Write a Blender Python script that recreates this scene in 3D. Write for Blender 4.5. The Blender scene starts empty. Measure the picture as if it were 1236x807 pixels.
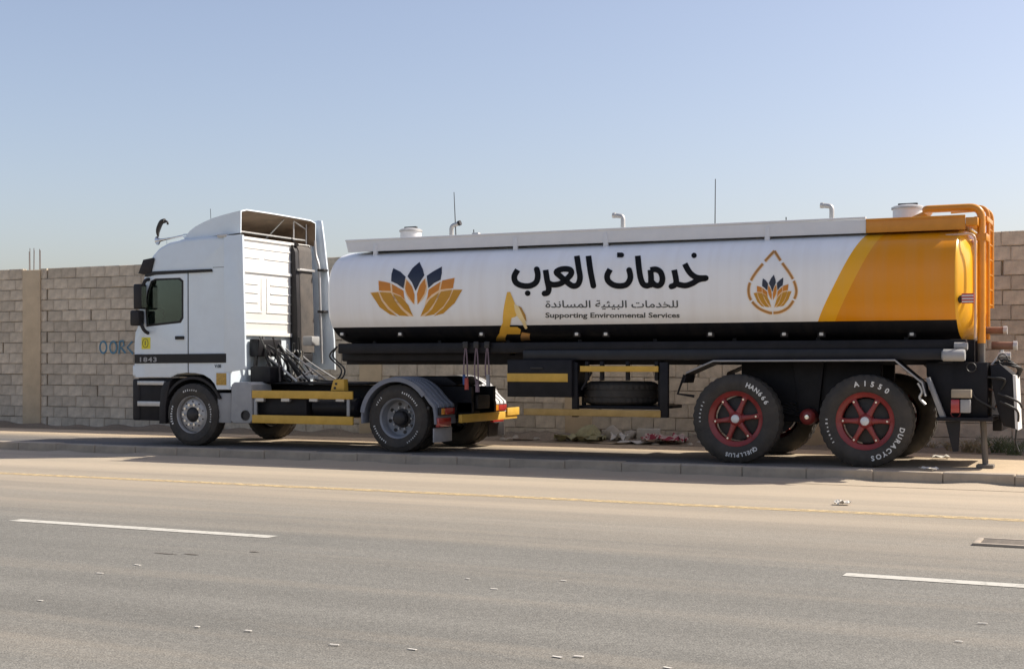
import bpy, bmesh, math, random
from mathutils import Vector, Matrix
R = random.Random(7)
rad = math.radians
sc = bpy.context.scene
COL = sc.collection
# ------------------------------------------------------------------ camera
F, CX, HY, CAMZ = 1650.0, 618.0, 437.0, 1.55
TH = math.atan(F / 3507.0)
cd = bpy.data.cameras.new('camera'); cam = bpy.data.objects.new('camera', cd); COL.objects.link(cam)
cd.sensor_width = 36; cd.sensor_fit = 'HORIZONTAL'; cd.lens = F / 1236 * 36
cd.shift_y = (HY - 403.5) / 1236; cd.clip_end = 6000; cd.clip_start = .1
cam.location = (0, 0, CAMZ); cam.rotation_euler = (rad(90), 0, TH)
sc.camera = cam
# ------------------------------------------------------------------ sky, sun, exposure
SUN = Vector((.84, .60, .98)).normalized()
w = bpy.data.worlds.new('World'); sc.world = w; w.use_nodes = True
nt = w.node_tree; bg = nt.nodes['Background']
sky = nt.nodes.new('ShaderNodeTexSky'); sky.sky_type = 'NISHITA'; sky.sun_disc = False
sky.sun_elevation = math.asin(SUN.z); sky.sun_rotation = math.atan2(SUN.x, SUN.y)
sky.air_density = 1.0; sky.dust_density = 2.0; sky.ozone_density = 2.5; sky.altitude = 0
hsv = nt.nodes.new('ShaderNodeHueSaturation'); hsv.inputs['Saturation'].default_value = .90          # dusty air
tint = nt.nodes.new('ShaderNodeMixRGB'); tint.blend_type = 'MULTIPLY'; tint.inputs[0].default_value = 1; tint.inputs[2].default_value = (1.04, .93, .90, 1)
nt.links.new(sky.outputs[0], hsv.inputs['Color']); nt.links.new(hsv.outputs[0], tint.inputs[1]); nt.links.new(tint.outputs[0], bg.inputs[0]); bg.inputs[1].default_value = .105
sl = bpy.data.lights.new('sun', 'SUN'); sl.energy = 3.9; sl.angle = rad(.6); sl.color = (1, .93, .82)
so = bpy.data.objects.new('sun', sl); COL.objects.link(so); so.rotation_euler = SUN.to_track_quat('Z', 'Y').to_euler()
so.location = (5, 30, 30)
vs = sc.view_settings; vs.view_transform = 'Standard'; vs.look = 'None'; vs.exposure = 0.78; vs.gamma = 1
vs.use_curve_mapping = False
# ------------------------------------------------------------------ pixel -> place (plane y = D parallel to the road)
SW = .14                                   # pavement height
def _ab(px):
    b = math.atan((px - CX) / F); return b - TH, b
def PX(px, D): return D * math.tan(_ab(px)[0])
def PZ(px, py, D):
    a, b = _ab(px); return CAMZ + (HY - py) / F * D * math.cos(b) / math.cos(a)
def P(px, py, D): return Vector((PX(px, D), D, PZ(px, py, D)))
def G(px, py, z=0.0):                      # where a pixel's ray meets the ground height z
    a, b = _ab(px); D = F * (CAMZ - z) / (py - HY) * math.cos(a) / math.cos(b)
    return Vector((D * math.tan(a), D, z))
# ------------------------------------------------------------------ materials
MATS = {}
def nd(t, typ, **kw):
    n = t.nodes.new(typ)
    for k, v in kw.items(): setattr(n, k, v)
    return n
SAND = (.46, .36, .25)
def mat(name, col, rough=.5, metal=0, var=.08, scale=5, bump=0, bscale=60, dust=0, coat=0, rnd=0, spec=.5, dscale=2.5):
    if name in MATS: return MATS[name]
    m = bpy.data.materials.new(name); m.use_nodes = True; t = m.node_tree; b = t.nodes['Principled BSDF']
    L = t.links.new
    tc = nd(t, 'ShaderNodeTexCoord')
    n = nd(t, 'ShaderNodeTexNoise'); n.inputs['Scale'].default_value = scale; n.inputs['Detail'].default_value = 7; n.inputs['Roughness'].default_value = .62
    L(tc.outputs['Object'], n.inputs['Vector'])
    cr = nd(t, 'ShaderNodeValToRGB'); cr.color_ramp.elements[0].position = .32; cr.color_ramp.elements[1].position = .68
    cr.color_ramp.elements[0].color = [c * (1 - var) for c in col] + [1]; cr.color_ramp.elements[1].color = [min(1, c * (1 + var)) for c in col] + [1]
    L(n.outputs[0], cr.inputs[0]); out = cr.outputs[0]
    if rnd:
        oi = nd(t, 'ShaderNodeObjectInfo'); hs = nd(t, 'ShaderNodeHueSaturation')
        mr = nd(t, 'ShaderNodeMapRange'); mr.inputs[3].default_value = 1 - rnd; mr.inputs[4].default_value = 1 + rnd
        L(oi.outputs['Random'], mr.inputs[0]); L(mr.outputs[0], hs.inputs['Value']); L(out, hs.inputs['Color']); out = hs.outputs[0]
    if dust:
        n2 = nd(t, 'ShaderNodeTexNoise'); n2.inputs['Scale'].default_value = dscale; n2.inputs['Detail'].default_value = 8; n2.inputs['Roughness'].default_value = .7
        L(tc.outputs['Object'], n2.inputs['Vector'])
        mr = nd(t, 'ShaderNodeMapRange'); mr.inputs[1].default_value = .35; mr.inputs[2].default_value = .75; mr.inputs[3].default_value = dust * .25; mr.inputs[4].default_value = dust
        L(n2.outputs[0], mr.inputs[0]); mx = nd(t, 'ShaderNodeMixRGB'); mx.inputs[2].default_value = SAND + (1,)
        L(mr.outputs[0], mx.inputs[0]); L(out, mx.inputs[1]); out = mx.outputs[0]
        ma = nd(t, 'ShaderNodeMath', operation='MULTIPLY_ADD'); ma.inputs[1].default_value = .6; ma.inputs[2].default_value = rough; ma.use_clamp = True
        L(mr.outputs[0], ma.inputs[0]); L(ma.outputs[0], b.inputs['Roughness'])
    else: b.inputs['Roughness'].default_value = rough
    L(out, b.inputs['Base Color']); b.inputs['Metallic'].default_value = metal
    b.inputs['Specular IOR Level'].default_value = spec
    if coat: b.inputs['Coat Weight'].default_value = coat; b.inputs['Coat Roughness'].default_value = .06
    if bump:
        n3 = nd(t, 'ShaderNodeTexNoise'); n3.inputs['Scale'].default_value = bscale; n3.inputs['Detail'].default_value = 6
        L(tc.outputs['Object'], n3.inputs['Vector']); bp = nd(t, 'ShaderNodeBump'); bp.inputs['Strength'].default_value = 1; bp.inputs['Distance'].default_value = bump
        L(n3.outputs[0], bp.inputs['Height']); L(bp.outputs[0], b.inputs['Normal'])
    MATS[name] = m; return m
def glass(name, tint, refl=1.0):
    m = bpy.data.materials.new(name); m.use_nodes = True; t = m.node_tree; t.nodes.remove(t.nodes['Principled BSDF'])
    o = t.nodes['Material Output']; tr = nd(t, 'ShaderNodeBsdfTransparent'); tr.inputs[0].default_value = tint + (1,)
    gl = nd(t, 'ShaderNodeBsdfGlossy'); gl.inputs['Roughness'].default_value = .02
    fr = nd(t, 'ShaderNodeFresnel'); fr.inputs[0].default_value = 1.5; mx = nd(t, 'ShaderNodeMixShader')
    t.links.new(fr.outputs[0], mx.inputs[0]); t.links.new(tr.outputs[0], mx.inputs[1]); t.links.new(gl.outputs[0], mx.inputs[2]); t.links.new(mx.outputs[0], o.inputs[0])
    return m
M = dict(
 white=mat('white_paint', (.66, .74, .80), .28, var=.03, scale=3, coat=.5, dust=.10, bump=.0004, bscale=3),
 panel=mat('white_panel_paint', (.80, .79, .75), .4, var=.04, dust=.12),
 white_deck=mat('white_deck_paint', (.72, .73, .74), .4, var=.05, dust=.15),
 black=mat('black_paint', (.009, .010, .015), .38, var=.2, dust=.02, spec=.35),
 chassis=mat('black_chassis_paint', (.007, .0075, .011), .5, var=.3, dust=.02, spec=.22, bump=.001, bscale=25),
 plastic=mat('black_plastic', (.011, .011, .014), .55, var=.15, dust=.03, spec=.3),
 trim=mat('dark_trim', (.008, .008, .010), .4, var=.1, dust=.02, spec=.3),
 rubber=mat('tyre_rubber', (.022, .021, .020), .75, var=.25, scale=9, dust=.10, bump=.0015, bscale=40, dscale=4),
 tread=mat('duct_grey', (.10, .095, .09), .7, var=.15, dust=.25),
 grey=mat('grey_paint', (.30, .31, .32), .5, var=.1, dust=.2),
 fender=mat('grey_plastic_fender', (.16, .18, .22), .5, var=.1, dust=.18),
 alloy=mat('silver_wheel_paint', (.42, .42, .42), .4, metal=.3, var=.12, dust=.25),
 drive=mat('grey_wheel_paint', (.22, .24, .27), .5, metal=.2, var=.15, dust=.2),
 hub=mat('oily_hub_metal', (.025, .025, .027), .5, metal=.4, var=.3, dust=.05),
 chrome=mat('chrome', (.75, .75, .74), .12, metal=1, var=.05),
 steel=mat('galvanised_steel', (.50, .50, .49), .42, metal=.6, var=.15, dust=.15),
 red=mat('red_wheel_paint', (.24, .016, .016), .42, var=.15, dust=.08, coat=.2),
 yellow=mat('yellow_bar_paint', (.62, .36, .035), .5, var=.12, dust=.15),
 orange=mat('orange_paint', (.62, .24, .006), .35, var=.08, coat=.2, dust=.05),
 redlens=mat('red_lens', (.35, .012, .015), .15, var=.1, coat=.6, dust=.08),
 amber=mat('amber_lens', (.6, .22, .02), .2, coat=.5), clear=mat('clear_lens', (.7, .7, .68), .15, coat=.6, dust=.1),
 letter=mat('black_letter_paint', (.004, .004, .005), .6, var=.05, spec=.2), greyletter=mat('dark_grey_letter_paint', (.045, .05, .05), .4),
 tyreletter=mat('white_tyre_letters', (.70, .70, .67), .7, dust=.1),
 navy=mat('navy_vinyl', (.018, .023, .045), .35), goldv=mat('amber_vinyl', (.55, .26, .012), .35, var=.05), orgv=mat('orange_vinyl', (.60, .21, .012), .35),
 peach=mat('peach_vinyl', (.85, .60, .36), .35), gold=mat('gold_vinyl', (.80, .46, .06), .3, var=.10, scale=3), goldlt=mat('light_gold_vinyl', (.88, .70, .36), .3),
 sticker=mat('yellow_sticker', (.70, .62, .03), .4), stickdark=mat('dark_sticker_print', (.25, .23, .03), .5), stickor=mat('amber_sticker', (.45, .27, .05), .5, var=.3, scale=30),
 seat=mat('seat_fabric', (.10, .07, .06), .9), interior=mat('cab_interior', (.22, .21, .18), .8), cloth=mat('brown_cloth', (.20, .14, .10), .9),
 brown=mat('rusty_pipe_paint', (.16, .07, .045), .55, var=.3, dust=.2), strap=mat('faded_strap', (.18, .13, .15), .9, var=.3), 
 blueend=mat('blue_strap', (.04, .08, .22), .8), redend=mat('red_strap', (.42, .08, .06), .8), cable=mat('black_cable', (.015, .015, .015), .6),
 white2=mat('white_marking', (.72, .72, .70), .6, dust=.2), redwhite=mat('red_reflector', (.45, .05, .05), .3, dust=.1),
)
M['glass'] = glass('tinted_glass', (.62, .72, .67))
# ------------------------------------------------------------------ object helpers
WL = {}
def link(o, parent, wl):
    COL.objects.link(o); WL[o.name] = Vector(wl)
    if parent is None: o.location = wl
    else: o.parent = parent; o.location = Vector(wl) - WL[parent.name]
def tag(o, label=None, cat=None, group=None, kind=None):
    for k, v in (('label', label), ('category', cat), ('group', group), ('kind', kind)):
        if v: o[k] = v
    return o
def empty(name, loc, label, cat, group=None):
    o = bpy.data.objects.new(name, None); o.empty_display_size = .2; link(o, None, loc); return tag(o, label, cat, group)
def obj(name, bm, m, parent=None, at=None, recalc=True, sharp=35, base=False):
    """world-space bmesh -> object with its origin at the mesh centre (or its base); or a local bmesh placed at `at`"""
    if recalc: bmesh.ops.recalc_face_normals(bm, faces=bm.faces[:])
    if at is None:
        vs_ = [v.co for v in bm.verts]
        lo = Vector((min(v[i] for v in vs_) for i in range(3))); hi = Vector((max(v[i] for v in vs_) for i in range(3)))
        at = (lo + hi) / 2
        if base: at.z = lo.z
        bmesh.ops.translate(bm, verts=bm.verts[:], vec=-at)
    me = bpy.data.meshes.new(name); bm.to_mesh(me); bm.free()
    for x in (m if isinstance(m, (list, tuple)) else [m]): me.materials.append(x)
    me.shade_smooth(); me.set_sharp_from_angle(angle=rad(sharp))
    o = bpy.data.objects.new(name, me); link(o, parent, at); return o
def inst(name, me, parent, at, rot=None):
    o = bpy.data.objects.new(name, me); link(o, parent, at)
    if rot: o.rotation_euler = rot
    return o
def nb(): return bmesh.new()
def box(bm, x0, x1, y0, y1, z0, z1, bev=0, seg=2):
    vs_ = [bm.verts.new((x, y, z)) for x in (x0, x1) for y in (y0, y1) for z in (z0, z1)]
    fs = [bm.faces.new([vs_[i] for i in q]) for q in ((0, 1, 3, 2), (4, 6, 7, 5), (0, 4, 5, 1), (2, 3, 7, 6), (0, 2, 6, 4), (1, 5, 7, 3))]
    if bev:
        es = list({e for f in fs for e in f.edges}); bmesh.ops.bevel(bm, geom=es, offset=bev, segments=seg, profile=.5, affect='EDGES')
    return bm
def B(x0, x1, y0, y1, z0, z1, bev=0): return box(nb(), min(x0, x1), max(x0, x1), y0, y1, min(z0, z1), max(z0, z1), bev)
def pbox(px0, px1, py0, py1, D0, D1, bev=.008, bm=None):
    """box whose near face (y = D0) covers the given pixels"""
    pm = (px0 + px1) / 2
    return box(bm or nb(), PX(px0, D0), PX(px1, D0), D0, D1, PZ(pm, py1, D0), PZ(pm, py0, D0), bev)
def tube(bm, pts, r, seg=10, cap=True, closed=False):
    pts = [Vector(p) for p in pts]; n = len(pts); rings = []; up = None
    for i, p in enumerate(pts):
        a = pts[i - 1] if i else p; b = pts[i + 1] if i < n - 1 else p
        t = (b - a).normalized()
        if up is None: up = Vector((0, 0, 1)) if abs(t.z) < .9 else Vector((1, 0, 0))
        u = (up - t * up.dot(t)).normalized(); up = u; v = t.cross(u)
        rr = r[i] if isinstance(r, (list, tuple)) else r
        rings.append([bm.verts.new(p + (u * math.cos(k * 2 * math.pi / seg) + v * math.sin(k * 2 * math.pi / seg)) * rr) for k in range(seg)])
    for i in range(n - 1):
        for k in range(seg): bm.faces.new((rings[i][k], rings[i][(k + 1) % seg], rings[i + 1][(k + 1) % seg], rings[i + 1][k]))
    if cap: bm.faces.new(rings[0]); bm.faces.new(rings[-1])
    return bm
def smooth_path(pts, sub=6):
    pts = [Vector(p) for p in pts]; out = []
    for i in range(len(pts) - 1):
        p0 = pts[max(i - 1, 0)]; p1 = pts[i]; p2 = pts[i + 1]; p3 = pts[min(i + 2, len(pts) - 1)]
        for k in range(sub):
            t = k / sub
            out.append(.5 * ((2 * p1) + (p2 - p0) * t + (2 * p0 - 5 * p1 + 4 * p2 - p3) * t * t + (3 * p1 - p0 - 3 * p2 + p3) * t ** 3))
    return out + [pts[-1]]
def round_corners(pts, r, sub=6):
    pts = [Vector(p) for p in pts]; out = [pts[0]]
    for i in range(1, len(pts) - 1):
        p = pts[i]; a = (pts[i - 1] - p); b = (pts[i + 1] - p); rr = min(r, a.length * .49, b.length * .49)
        A = p + a.normalized() * rr; C = p + b.normalized() * rr
        for k in range(sub + 1):
            t = k / sub; out.append(A * (1 - t) ** 2 + p * 2 * t * (1 - t) + C * t * t)
    return out + [pts[-1]]
def lathe(bm, prof, seg=48, mod=None):
    """profile of (radius, y) turned about the y axis"""
    rings = []
    for j, (r, y) in enumerate(prof):
        ring = []
        for i in range(seg):
            a = 2 * math.pi * i / seg; rr = r + (mod(i, j) if mod else 0)
            ring.append(bm.verts.new((rr * math.cos(a), y, rr * math.sin(a))))
        rings.append(ring)
    for j in range(len(prof) - 1):
        for i in range(seg): bm.faces.new((rings[j][i], rings[j][(i + 1) % seg], rings[j + 1][(i + 1) % seg], rings[j + 1][i]))
    for ring, pr in ((rings[0], prof[0]), (rings[-1], prof[-1])):
        if pr[0] < .2 and len(ring) > 2: bm.faces.new(ring)
    return bm
def plate(outer, y0, y1, holes=(), bev=0):
    """flat polygon in x-z (list of (x, z)) with holes, thickened from y0 to y1"""
    bm = nb(); es = []
    for lp in [outer] + list(holes):
        vs_ = [bm.verts.new((x, y0, z)) for x, z in lp]
        es += [bm.edges.new((vs_[i], vs_[(i + 1) % len(vs_)])) for i in range(len(vs_))]
    bmesh.ops.triangle_fill(bm, use_beauty=True, use_dissolve=False, edges=es)
    g = bmesh.ops.extrude_face_region(bm, geom=bm.faces[:])
    bmesh.ops.translate(bm, verts=[v for v in g['geom'] if isinstance(v, bmesh.types.BMVert)], vec=(0, y1 - y0, 0))
    bmesh.ops.recalc_face_normals(bm, faces=bm.faces[:])
    if bev:
        e2 = [e for e in bm.edges if len(e.link_faces) == 2 and e.calc_face_angle(0) > 1.0 and all(abs(v.co.y - y0) < 1e-6 for v in e.verts)]
        bmesh.ops.bevel(bm, geom=e2, offset=bev, segments=2, profile=.5, affect='EDGES')
    return bm
def pp(lst, D): return [(PX(a, D), PZ(a, b, D)) for a, b in lst]
def flat_text(body, size=1.0, thick=0.0, space=1.0):
    cu = bpy.data.curves.new('txt', 'FONT'); cu.body = body; cu.size = size; cu.offset = thick; cu.space_character = space; cu.resolution_u = 3
    o = bpy.data.objects.new('txt', cu); COL.objects.link(o); bpy.context.view_layer.update()
    me = o.to_mesh(); v = [(a.co.x, a.co.y) for a in me.vertices]; f = [tuple(p.vertices) for p in me.polygons]
    o.to_mesh_clear(); bpy.data.objects.remove(o); bpy.data.curves.remove(cu)
    return v, f
# ================================================================== THE SETTING
def ground_mat(name, cols, fine=250, bump=.003, dusty=None, rough=.85, xs=None):
    m = bpy.data.materials.new(name); m.use_nodes = True; t = m.node_tree; b = t.nodes['Principled BSDF']; L = t.links.new
    g = nd(t, 'ShaderNodeNewGeometry')
    def noise(s, d=8, r=.6, vec=None):
        n = nd(t, 'ShaderNodeTexNoise'); n.inputs['Scale'].default_value = s; n.inputs['Detail'].default_value = d; n.inputs['Roughness'].default_value = r
        L(vec or g.outputs['Position'], n.inputs['Vector']); return n.outputs[0]
    def ramp(src, a, b_, c0, c1):
        r = nd(t, 'ShaderNodeValToRGB'); r.color_ramp.elements[0].position = a; r.color_ramp.elements[1].position = b_
        r.color_ramp.elements[0].color = tuple(c0) + (1,); r.color_ramp.elements[1].color = tuple(c1) + (1,); L(src, r.inputs[0]); return r.outputs[0]
    def mix(f, a, b_, mode='MIX'):
        x = nd(t, 'ShaderNodeMixRGB', blend_type=mode)
        if isinstance(f, float): x.inputs[0].default_value = f
        else: L(f, x.inputs[0])
        for s, i in ((a, 1), (b_, 2)):
            if isinstance(s, tuple): x.inputs[i].default_value = s + (1,)
            else: L(s, x.inputs[i])
        return x.outputs[0]
    c = ramp(noise(.55), .3, .7, cols[0], cols[1])
    mp = nd(t, 'ShaderNodeMapping'); mp.inputs['Scale'].default_value = (.06, 1.3, 1); L(g.outputs['Position'], mp.inputs['Vector'])
    st = noise(1.0, 5, .6, mp.outputs[0])                        # long wheel-track streaks along the road
    c = mix(.55, c, ramp(st, .3, .7, [x * .82 for x in cols[0]], [min(1, x * 1.08) for x in cols[1]]))
    ag = noise(fine, 2, .5); c = mix(.55, c, ramp(ag, .28, .72, (.3,) * 3, (1.5,) * 3), 'MULTIPLY')
    c = mix(.4, c, ramp(noise(28, 4, .7), .3, .7, (.65,) * 3, (1.3,) * 3), 'MULTIPLY')
    vo = nd(t, 'ShaderNodeTexVoronoi'); vo.inputs['Scale'].default_value = 48; L(g.outputs['Position'], vo.inputs['Vector'])
    c = mix(.35, c, ramp(vo.outputs['Color'], .2, .9, (.6,) * 3, (1.4,) * 3), 'MULTIPLY')
    if dusty:                                                    # sand blown against the kerb; on the pavement also painted-in sunlight
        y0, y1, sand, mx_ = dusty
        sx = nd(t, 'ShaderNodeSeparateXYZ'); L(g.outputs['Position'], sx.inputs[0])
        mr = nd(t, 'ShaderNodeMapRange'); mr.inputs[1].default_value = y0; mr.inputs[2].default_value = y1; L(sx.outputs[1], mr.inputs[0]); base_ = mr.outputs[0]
        if xs:                                                   # pale sand past the trailer's tail, also painting in the sunlight there
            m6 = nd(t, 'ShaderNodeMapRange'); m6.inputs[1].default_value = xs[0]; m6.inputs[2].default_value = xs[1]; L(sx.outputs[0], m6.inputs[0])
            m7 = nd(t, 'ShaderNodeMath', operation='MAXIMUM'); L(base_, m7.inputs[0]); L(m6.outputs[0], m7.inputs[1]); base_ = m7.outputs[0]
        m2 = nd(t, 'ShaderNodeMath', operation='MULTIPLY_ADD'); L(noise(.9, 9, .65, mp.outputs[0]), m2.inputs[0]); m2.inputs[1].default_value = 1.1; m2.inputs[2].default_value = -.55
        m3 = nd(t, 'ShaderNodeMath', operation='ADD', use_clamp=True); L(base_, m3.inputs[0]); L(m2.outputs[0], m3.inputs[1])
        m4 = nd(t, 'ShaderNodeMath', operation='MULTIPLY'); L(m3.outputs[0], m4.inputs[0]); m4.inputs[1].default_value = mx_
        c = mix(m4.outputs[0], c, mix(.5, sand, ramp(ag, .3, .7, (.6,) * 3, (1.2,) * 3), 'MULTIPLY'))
    L(c, b.inputs['Base Color']); b.inputs['Roughness'].default_value = rough; b.inputs['Specular IOR Level'].default_value = .3
    bp = nd(t, 'ShaderNodeBump'); bp.inputs['Distance'].default_value = bump; bp.inputs['Strength'].default_value = .8; L(ag, bp.inputs['Height']); L(bp.outputs[0], b.inputs['Normal'])
    return m
ASPH = ground_mat('dusty_asphalt', ((.170, .163, .143), (.210, .200, .174)), 85, .006, (10.0, 17.0, (.50, .41, .30), .85))
PAVE = ground_mat('dusty_sun_shade_pavement', ((.115, .112, .108), (.165, .155, .142)), 60, .004, (19.3, 21.3, (.58, .45, .30), .95), xs=(-5.0, -1.9))  # dark under the truck, sandy where sunlit: light painted in with the sand
SANDM = ground_mat('desert_sand', ((.38, .30, .20), (.48, .38, .26)), 60, .006)
DIRT = ground_mat('dirt', ((.20, .155, .11), (.33, .26, .185)), 45, .012)
KERBM = mat('kerb_concrete', (.31, .275, .23), .9, var=.2, scale=3, bump=.006, bscale=30, dust=.7, rnd=.04, dscale=1.5)
KY0, KY1 = 18.12, 18.34
WALL_Y = 23.1
def sheet(name, x0, x1, y0, y1, z, m, nx=1, ny=1, h=None):
    bm = nb(); g = [[bm.verts.new((x0 + (x1 - x0) * i / nx, y0 + (y1 - y0) * j / ny, z if not h else h(i / nx, j / ny))) for j in range(ny + 1)] for i in range(nx + 1)]
    for i in range(nx):
        for j in range(ny): bm.faces.new((g[i][j], g[i + 1][j], g[i + 1][j + 1], g[i][j + 1]))
    o = obj(name, bm, m, recalc=False); o['kind'] = 'structure'; return o
sheet('ground', -2500, 2500, -2500, 2500, -.03, SANDM)
sheet('road', -150, 120, -5.5, KY0 + .1, 0, ASPH)
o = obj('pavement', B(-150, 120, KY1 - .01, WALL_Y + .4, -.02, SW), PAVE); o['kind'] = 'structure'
kerb = obj('kerb', B(-150, 120, KY0 + .03, KY1 - .02, -.02, SW - .03), mat('kerb_bed', (.14, .12, .1), .9)); kerb['kind'] = 'structure'
kme = []
for k in range(5):
    bm = box(nb(), .001, .871, 0, KY1 - KY0, -.015, SW + .004, .016, 2)
    for v in bm.verts: v.co += Vector((0, R.uniform(-.006, .006), R.uniform(-.005, .005)))
    bmesh.ops.recalc_face_normals(bm, faces=bm.faces[:])
    me = bpy.data.meshes.new('kerb_stone'); bm.to_mesh(me); bm.free(); me.materials.append(KERBM); kme.append(me)
x = -26.0
while x < 8:
    inst('kerb_stone', kme[R.randrange(5)], kerb, (x, KY0 + R.uniform(-.012, .012), R.uniform(-.012, .004))); x += .872
def hs_(u, v):
    h = .008 + .016 * math.sin(u * 140 + 2 * math.sin(u * 53)) + .01 * math.sin(u * 410); return .004 + max(0, h) * v ** 2.2
sheet('sand_drift', -44, 14, KY0 - .75, KY0 + .012, 0, ASPH, 380, 8, hs_)
# painted markings
def marking(name, x0, x1, y0, y1, col, wear):
    m = bpy.data.materials.new(name); m.use_nodes = True; t = m.node_tree; b = t.nodes['Principled BSDF']
    g = nd(t, 'ShaderNodeNewGeometry'); n = nd(t, 'ShaderNodeTexNoise'); n.inputs['Scale'].default_value = 9; n.inputs['Detail'].default_value = 10; n.inputs['Roughness'].default_value = .8
    t.links.new(g.outputs['Position'], n.inputs['Vector'])
    r = nd(t, 'ShaderNodeMapRange'); r.inputs[1].default_value = wear - .12; r.inputs[2].default_value = wear + .12; t.links.new(n.outputs[0], r.inputs[0])
    b.inputs['Base Color'].default_value = col + (1,); b.inputs['Roughness'].default_value = .7
    t.links.new(r.outputs[0], b.inputs['Alpha'])
    o = sheet(name, x0, x1, y0, y1, .004, m); return o
marking('yellow_edge_line', -150, 120, 14.14, 14.36, (.60, .45, .23), .49)
for k in range(-6, 6):
    x0 = PX(18, 10.07) + 8.08 * k
    if -45 < x0 < 40: marking('lane_dash', x0, x0 + 3.05, 9.99, 10.15, (.50, .48, .42), .36)
# soil drifted along the wall foot
def hb(u, v):
    X_ = -44 + 58 * u
    return SW + .006 + .13 * v ** 1.3 * math.exp(-((X_ + 9.0) / 2.6) ** 4) * (.75 + .25 * math.sin(X_ * 5 + math.sin(X_ * 11))) + max(0, .06 * v ** 1.6 * (.55 + .45 * math.sin(u * 91 + 1.3 * math.sin(u * 37))) + .03 * math.sin(u * 330 + v * 5) * v)
sheet('soil_bank', -44, 14, 22.0, WALL_Y - .01, 0, DIRT, 420, 10, hb)
# ------------------------------------------------------------------ the block wall
BLK = mat('concrete_block', (.52, .445, .345), .9, var=.2, scale=7, bump=.010, bscale=38, rnd=.14)
MORT = mat('mortar', (.36, .32, .25), .95, var=.2, scale=12, bump=.006, bscale=40)
wall = obj('block_wall', B(-46, 16, WALL_Y + .055, WALL_Y + .18, -.02, 3.60), MORT)
tag(wall, 'long grey-brown concrete block wall with bare joints behind the parked lorry', 'wall', kind='thing')
NC, CH = 15, (3.635 - SW + .05) / 15
cols_x = [PX(39, WALL_Y) + 4.4 * k for k in range(-4, 9)]
bmes = []
for k in range(8):
    bm = nb(); Lb, Hb = .404, CH - .005
    fr = [(.0, .0), (Lb, 0), (Lb, Hb), (0, Hb)]
    def jit(): return R.uniform(-.008, .008)
    bk = [bm.verts.new((x, .12, z)) for x, z in fr]
    md = [bm.verts.new((x + jit() * .5, .012, z + jit() * .5)) for x, z in fr]
    ft = [bm.verts.new((x + (.010 if x == 0 else -.010) + jit(), 0 + R.uniform(-.002, .003), z + (.009 if z == 0 else -.009) + jit())) for x, z in fr]
    bm.faces.new(ft)
    for a, c in ((ft, md), (md, bk)):
        for i in range(4): bm.faces.new((a[i], a[(i + 1) % 4], c[(i + 1) % 4], c[i]))
    bmesh.ops.recalc_face_normals(bm, faces=bm.faces[:])
    me = bpy.data.meshes.new('block'); bm.to_mesh(me); bm.free(); me.materials.append(BLK); bmes.append(me)
rest = nb(); nblk = 0
def blk(x, z, ln):
    global nblk
    y = WALL_Y + R.uniform(-.006, .006); me = bmes[R.randrange(8)]; s = ln / .404
    pxm = CX + F * math.tan(math.atan2(x + ln / 2, WALL_Y) + TH); row = (z - SW) / CH
    seen = (-14 < pxm < 172) or (1198 < pxm < 1255) or (598 < pxm < 832 and .2 < row < 3.2)
    if seen and nblk < 298:
        o = inst('block', me, wall, (x, y, z)); o.scale = (s, 1, 1); nblk += 1
    else:
        n0 = len(rest.verts); rest.from_mesh(me); rest.verts.ensure_lookup_table()
        for v in rest.verts[n0:]: v.co = Vector((v.co.x * s + x, v.co.y + y, v.co.z + z))
for r_ in range(NC):
    z = SW - .04 + r_ * CH; edges = [-46] + cols_x + [16]
    for i in range(len(edges) - 1):
        a = edges[i] + .22; e = edges[i + 1] - .22; x = a
        first = .404 if r_ % 2 else .19
        wide_at = {0, 1 if r_ % 2 == 0 else 99}
        k = 0
        while x < e - .06:
            ln = min(first if k == 0 else .404 * R.uniform(.97, 1.02), e - x)
            blk(x, z + R.uniform(-.004, .004), ln); k += 1
            gap = .005
            if (r_ % 2 == 0 and k == 1) or R.random() < .04: gap = .042
            x += ln + gap
o = obj('blockwork', rest, BLK, wall, recalc=False); o['kind'] = 'stuff'
CONC = mat('sandy_concrete', (.56, .44, .29), .9, var=.12, scale=3, bump=.004, bscale=30, dust=.2)
RUST = mat('rusty_rebar', (.12, .07, .05), .8, var=.3)
for c in cols_x:
    if not -33 < c < 4: continue
    bm = box(nb(), c - .26, c + .26, WALL_Y - .035, WALL_Y + .2, -.02, 3.61, .012)
    bmesh.ops.bisect_plane(bm, geom=bm.verts[:] + bm.edges[:] + bm.faces[:], plane_co=(0, 0, 2.02), plane_no=(0, 0, 1))
    for v in bm.verts: v.co.x += R.uniform(-.012, .012)
    cl = obj('column', bm, CONC, wall)
    if abs(c - PX(39, WALL_Y)) > .1: continue
    for i, dx in enumerate((-.19, -.11, -.085, .03, .12, .19)):
        yy = WALL_Y + (.02 if i % 2 else .13); h = R.uniform(.42, .52)
        obj('rebar', tube(nb(), [(c + dx, yy, 3.5), (c + dx + R.uniform(-.02, .02), yy, 3.6 + h)], .007, 6), RUST, cl)
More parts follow.
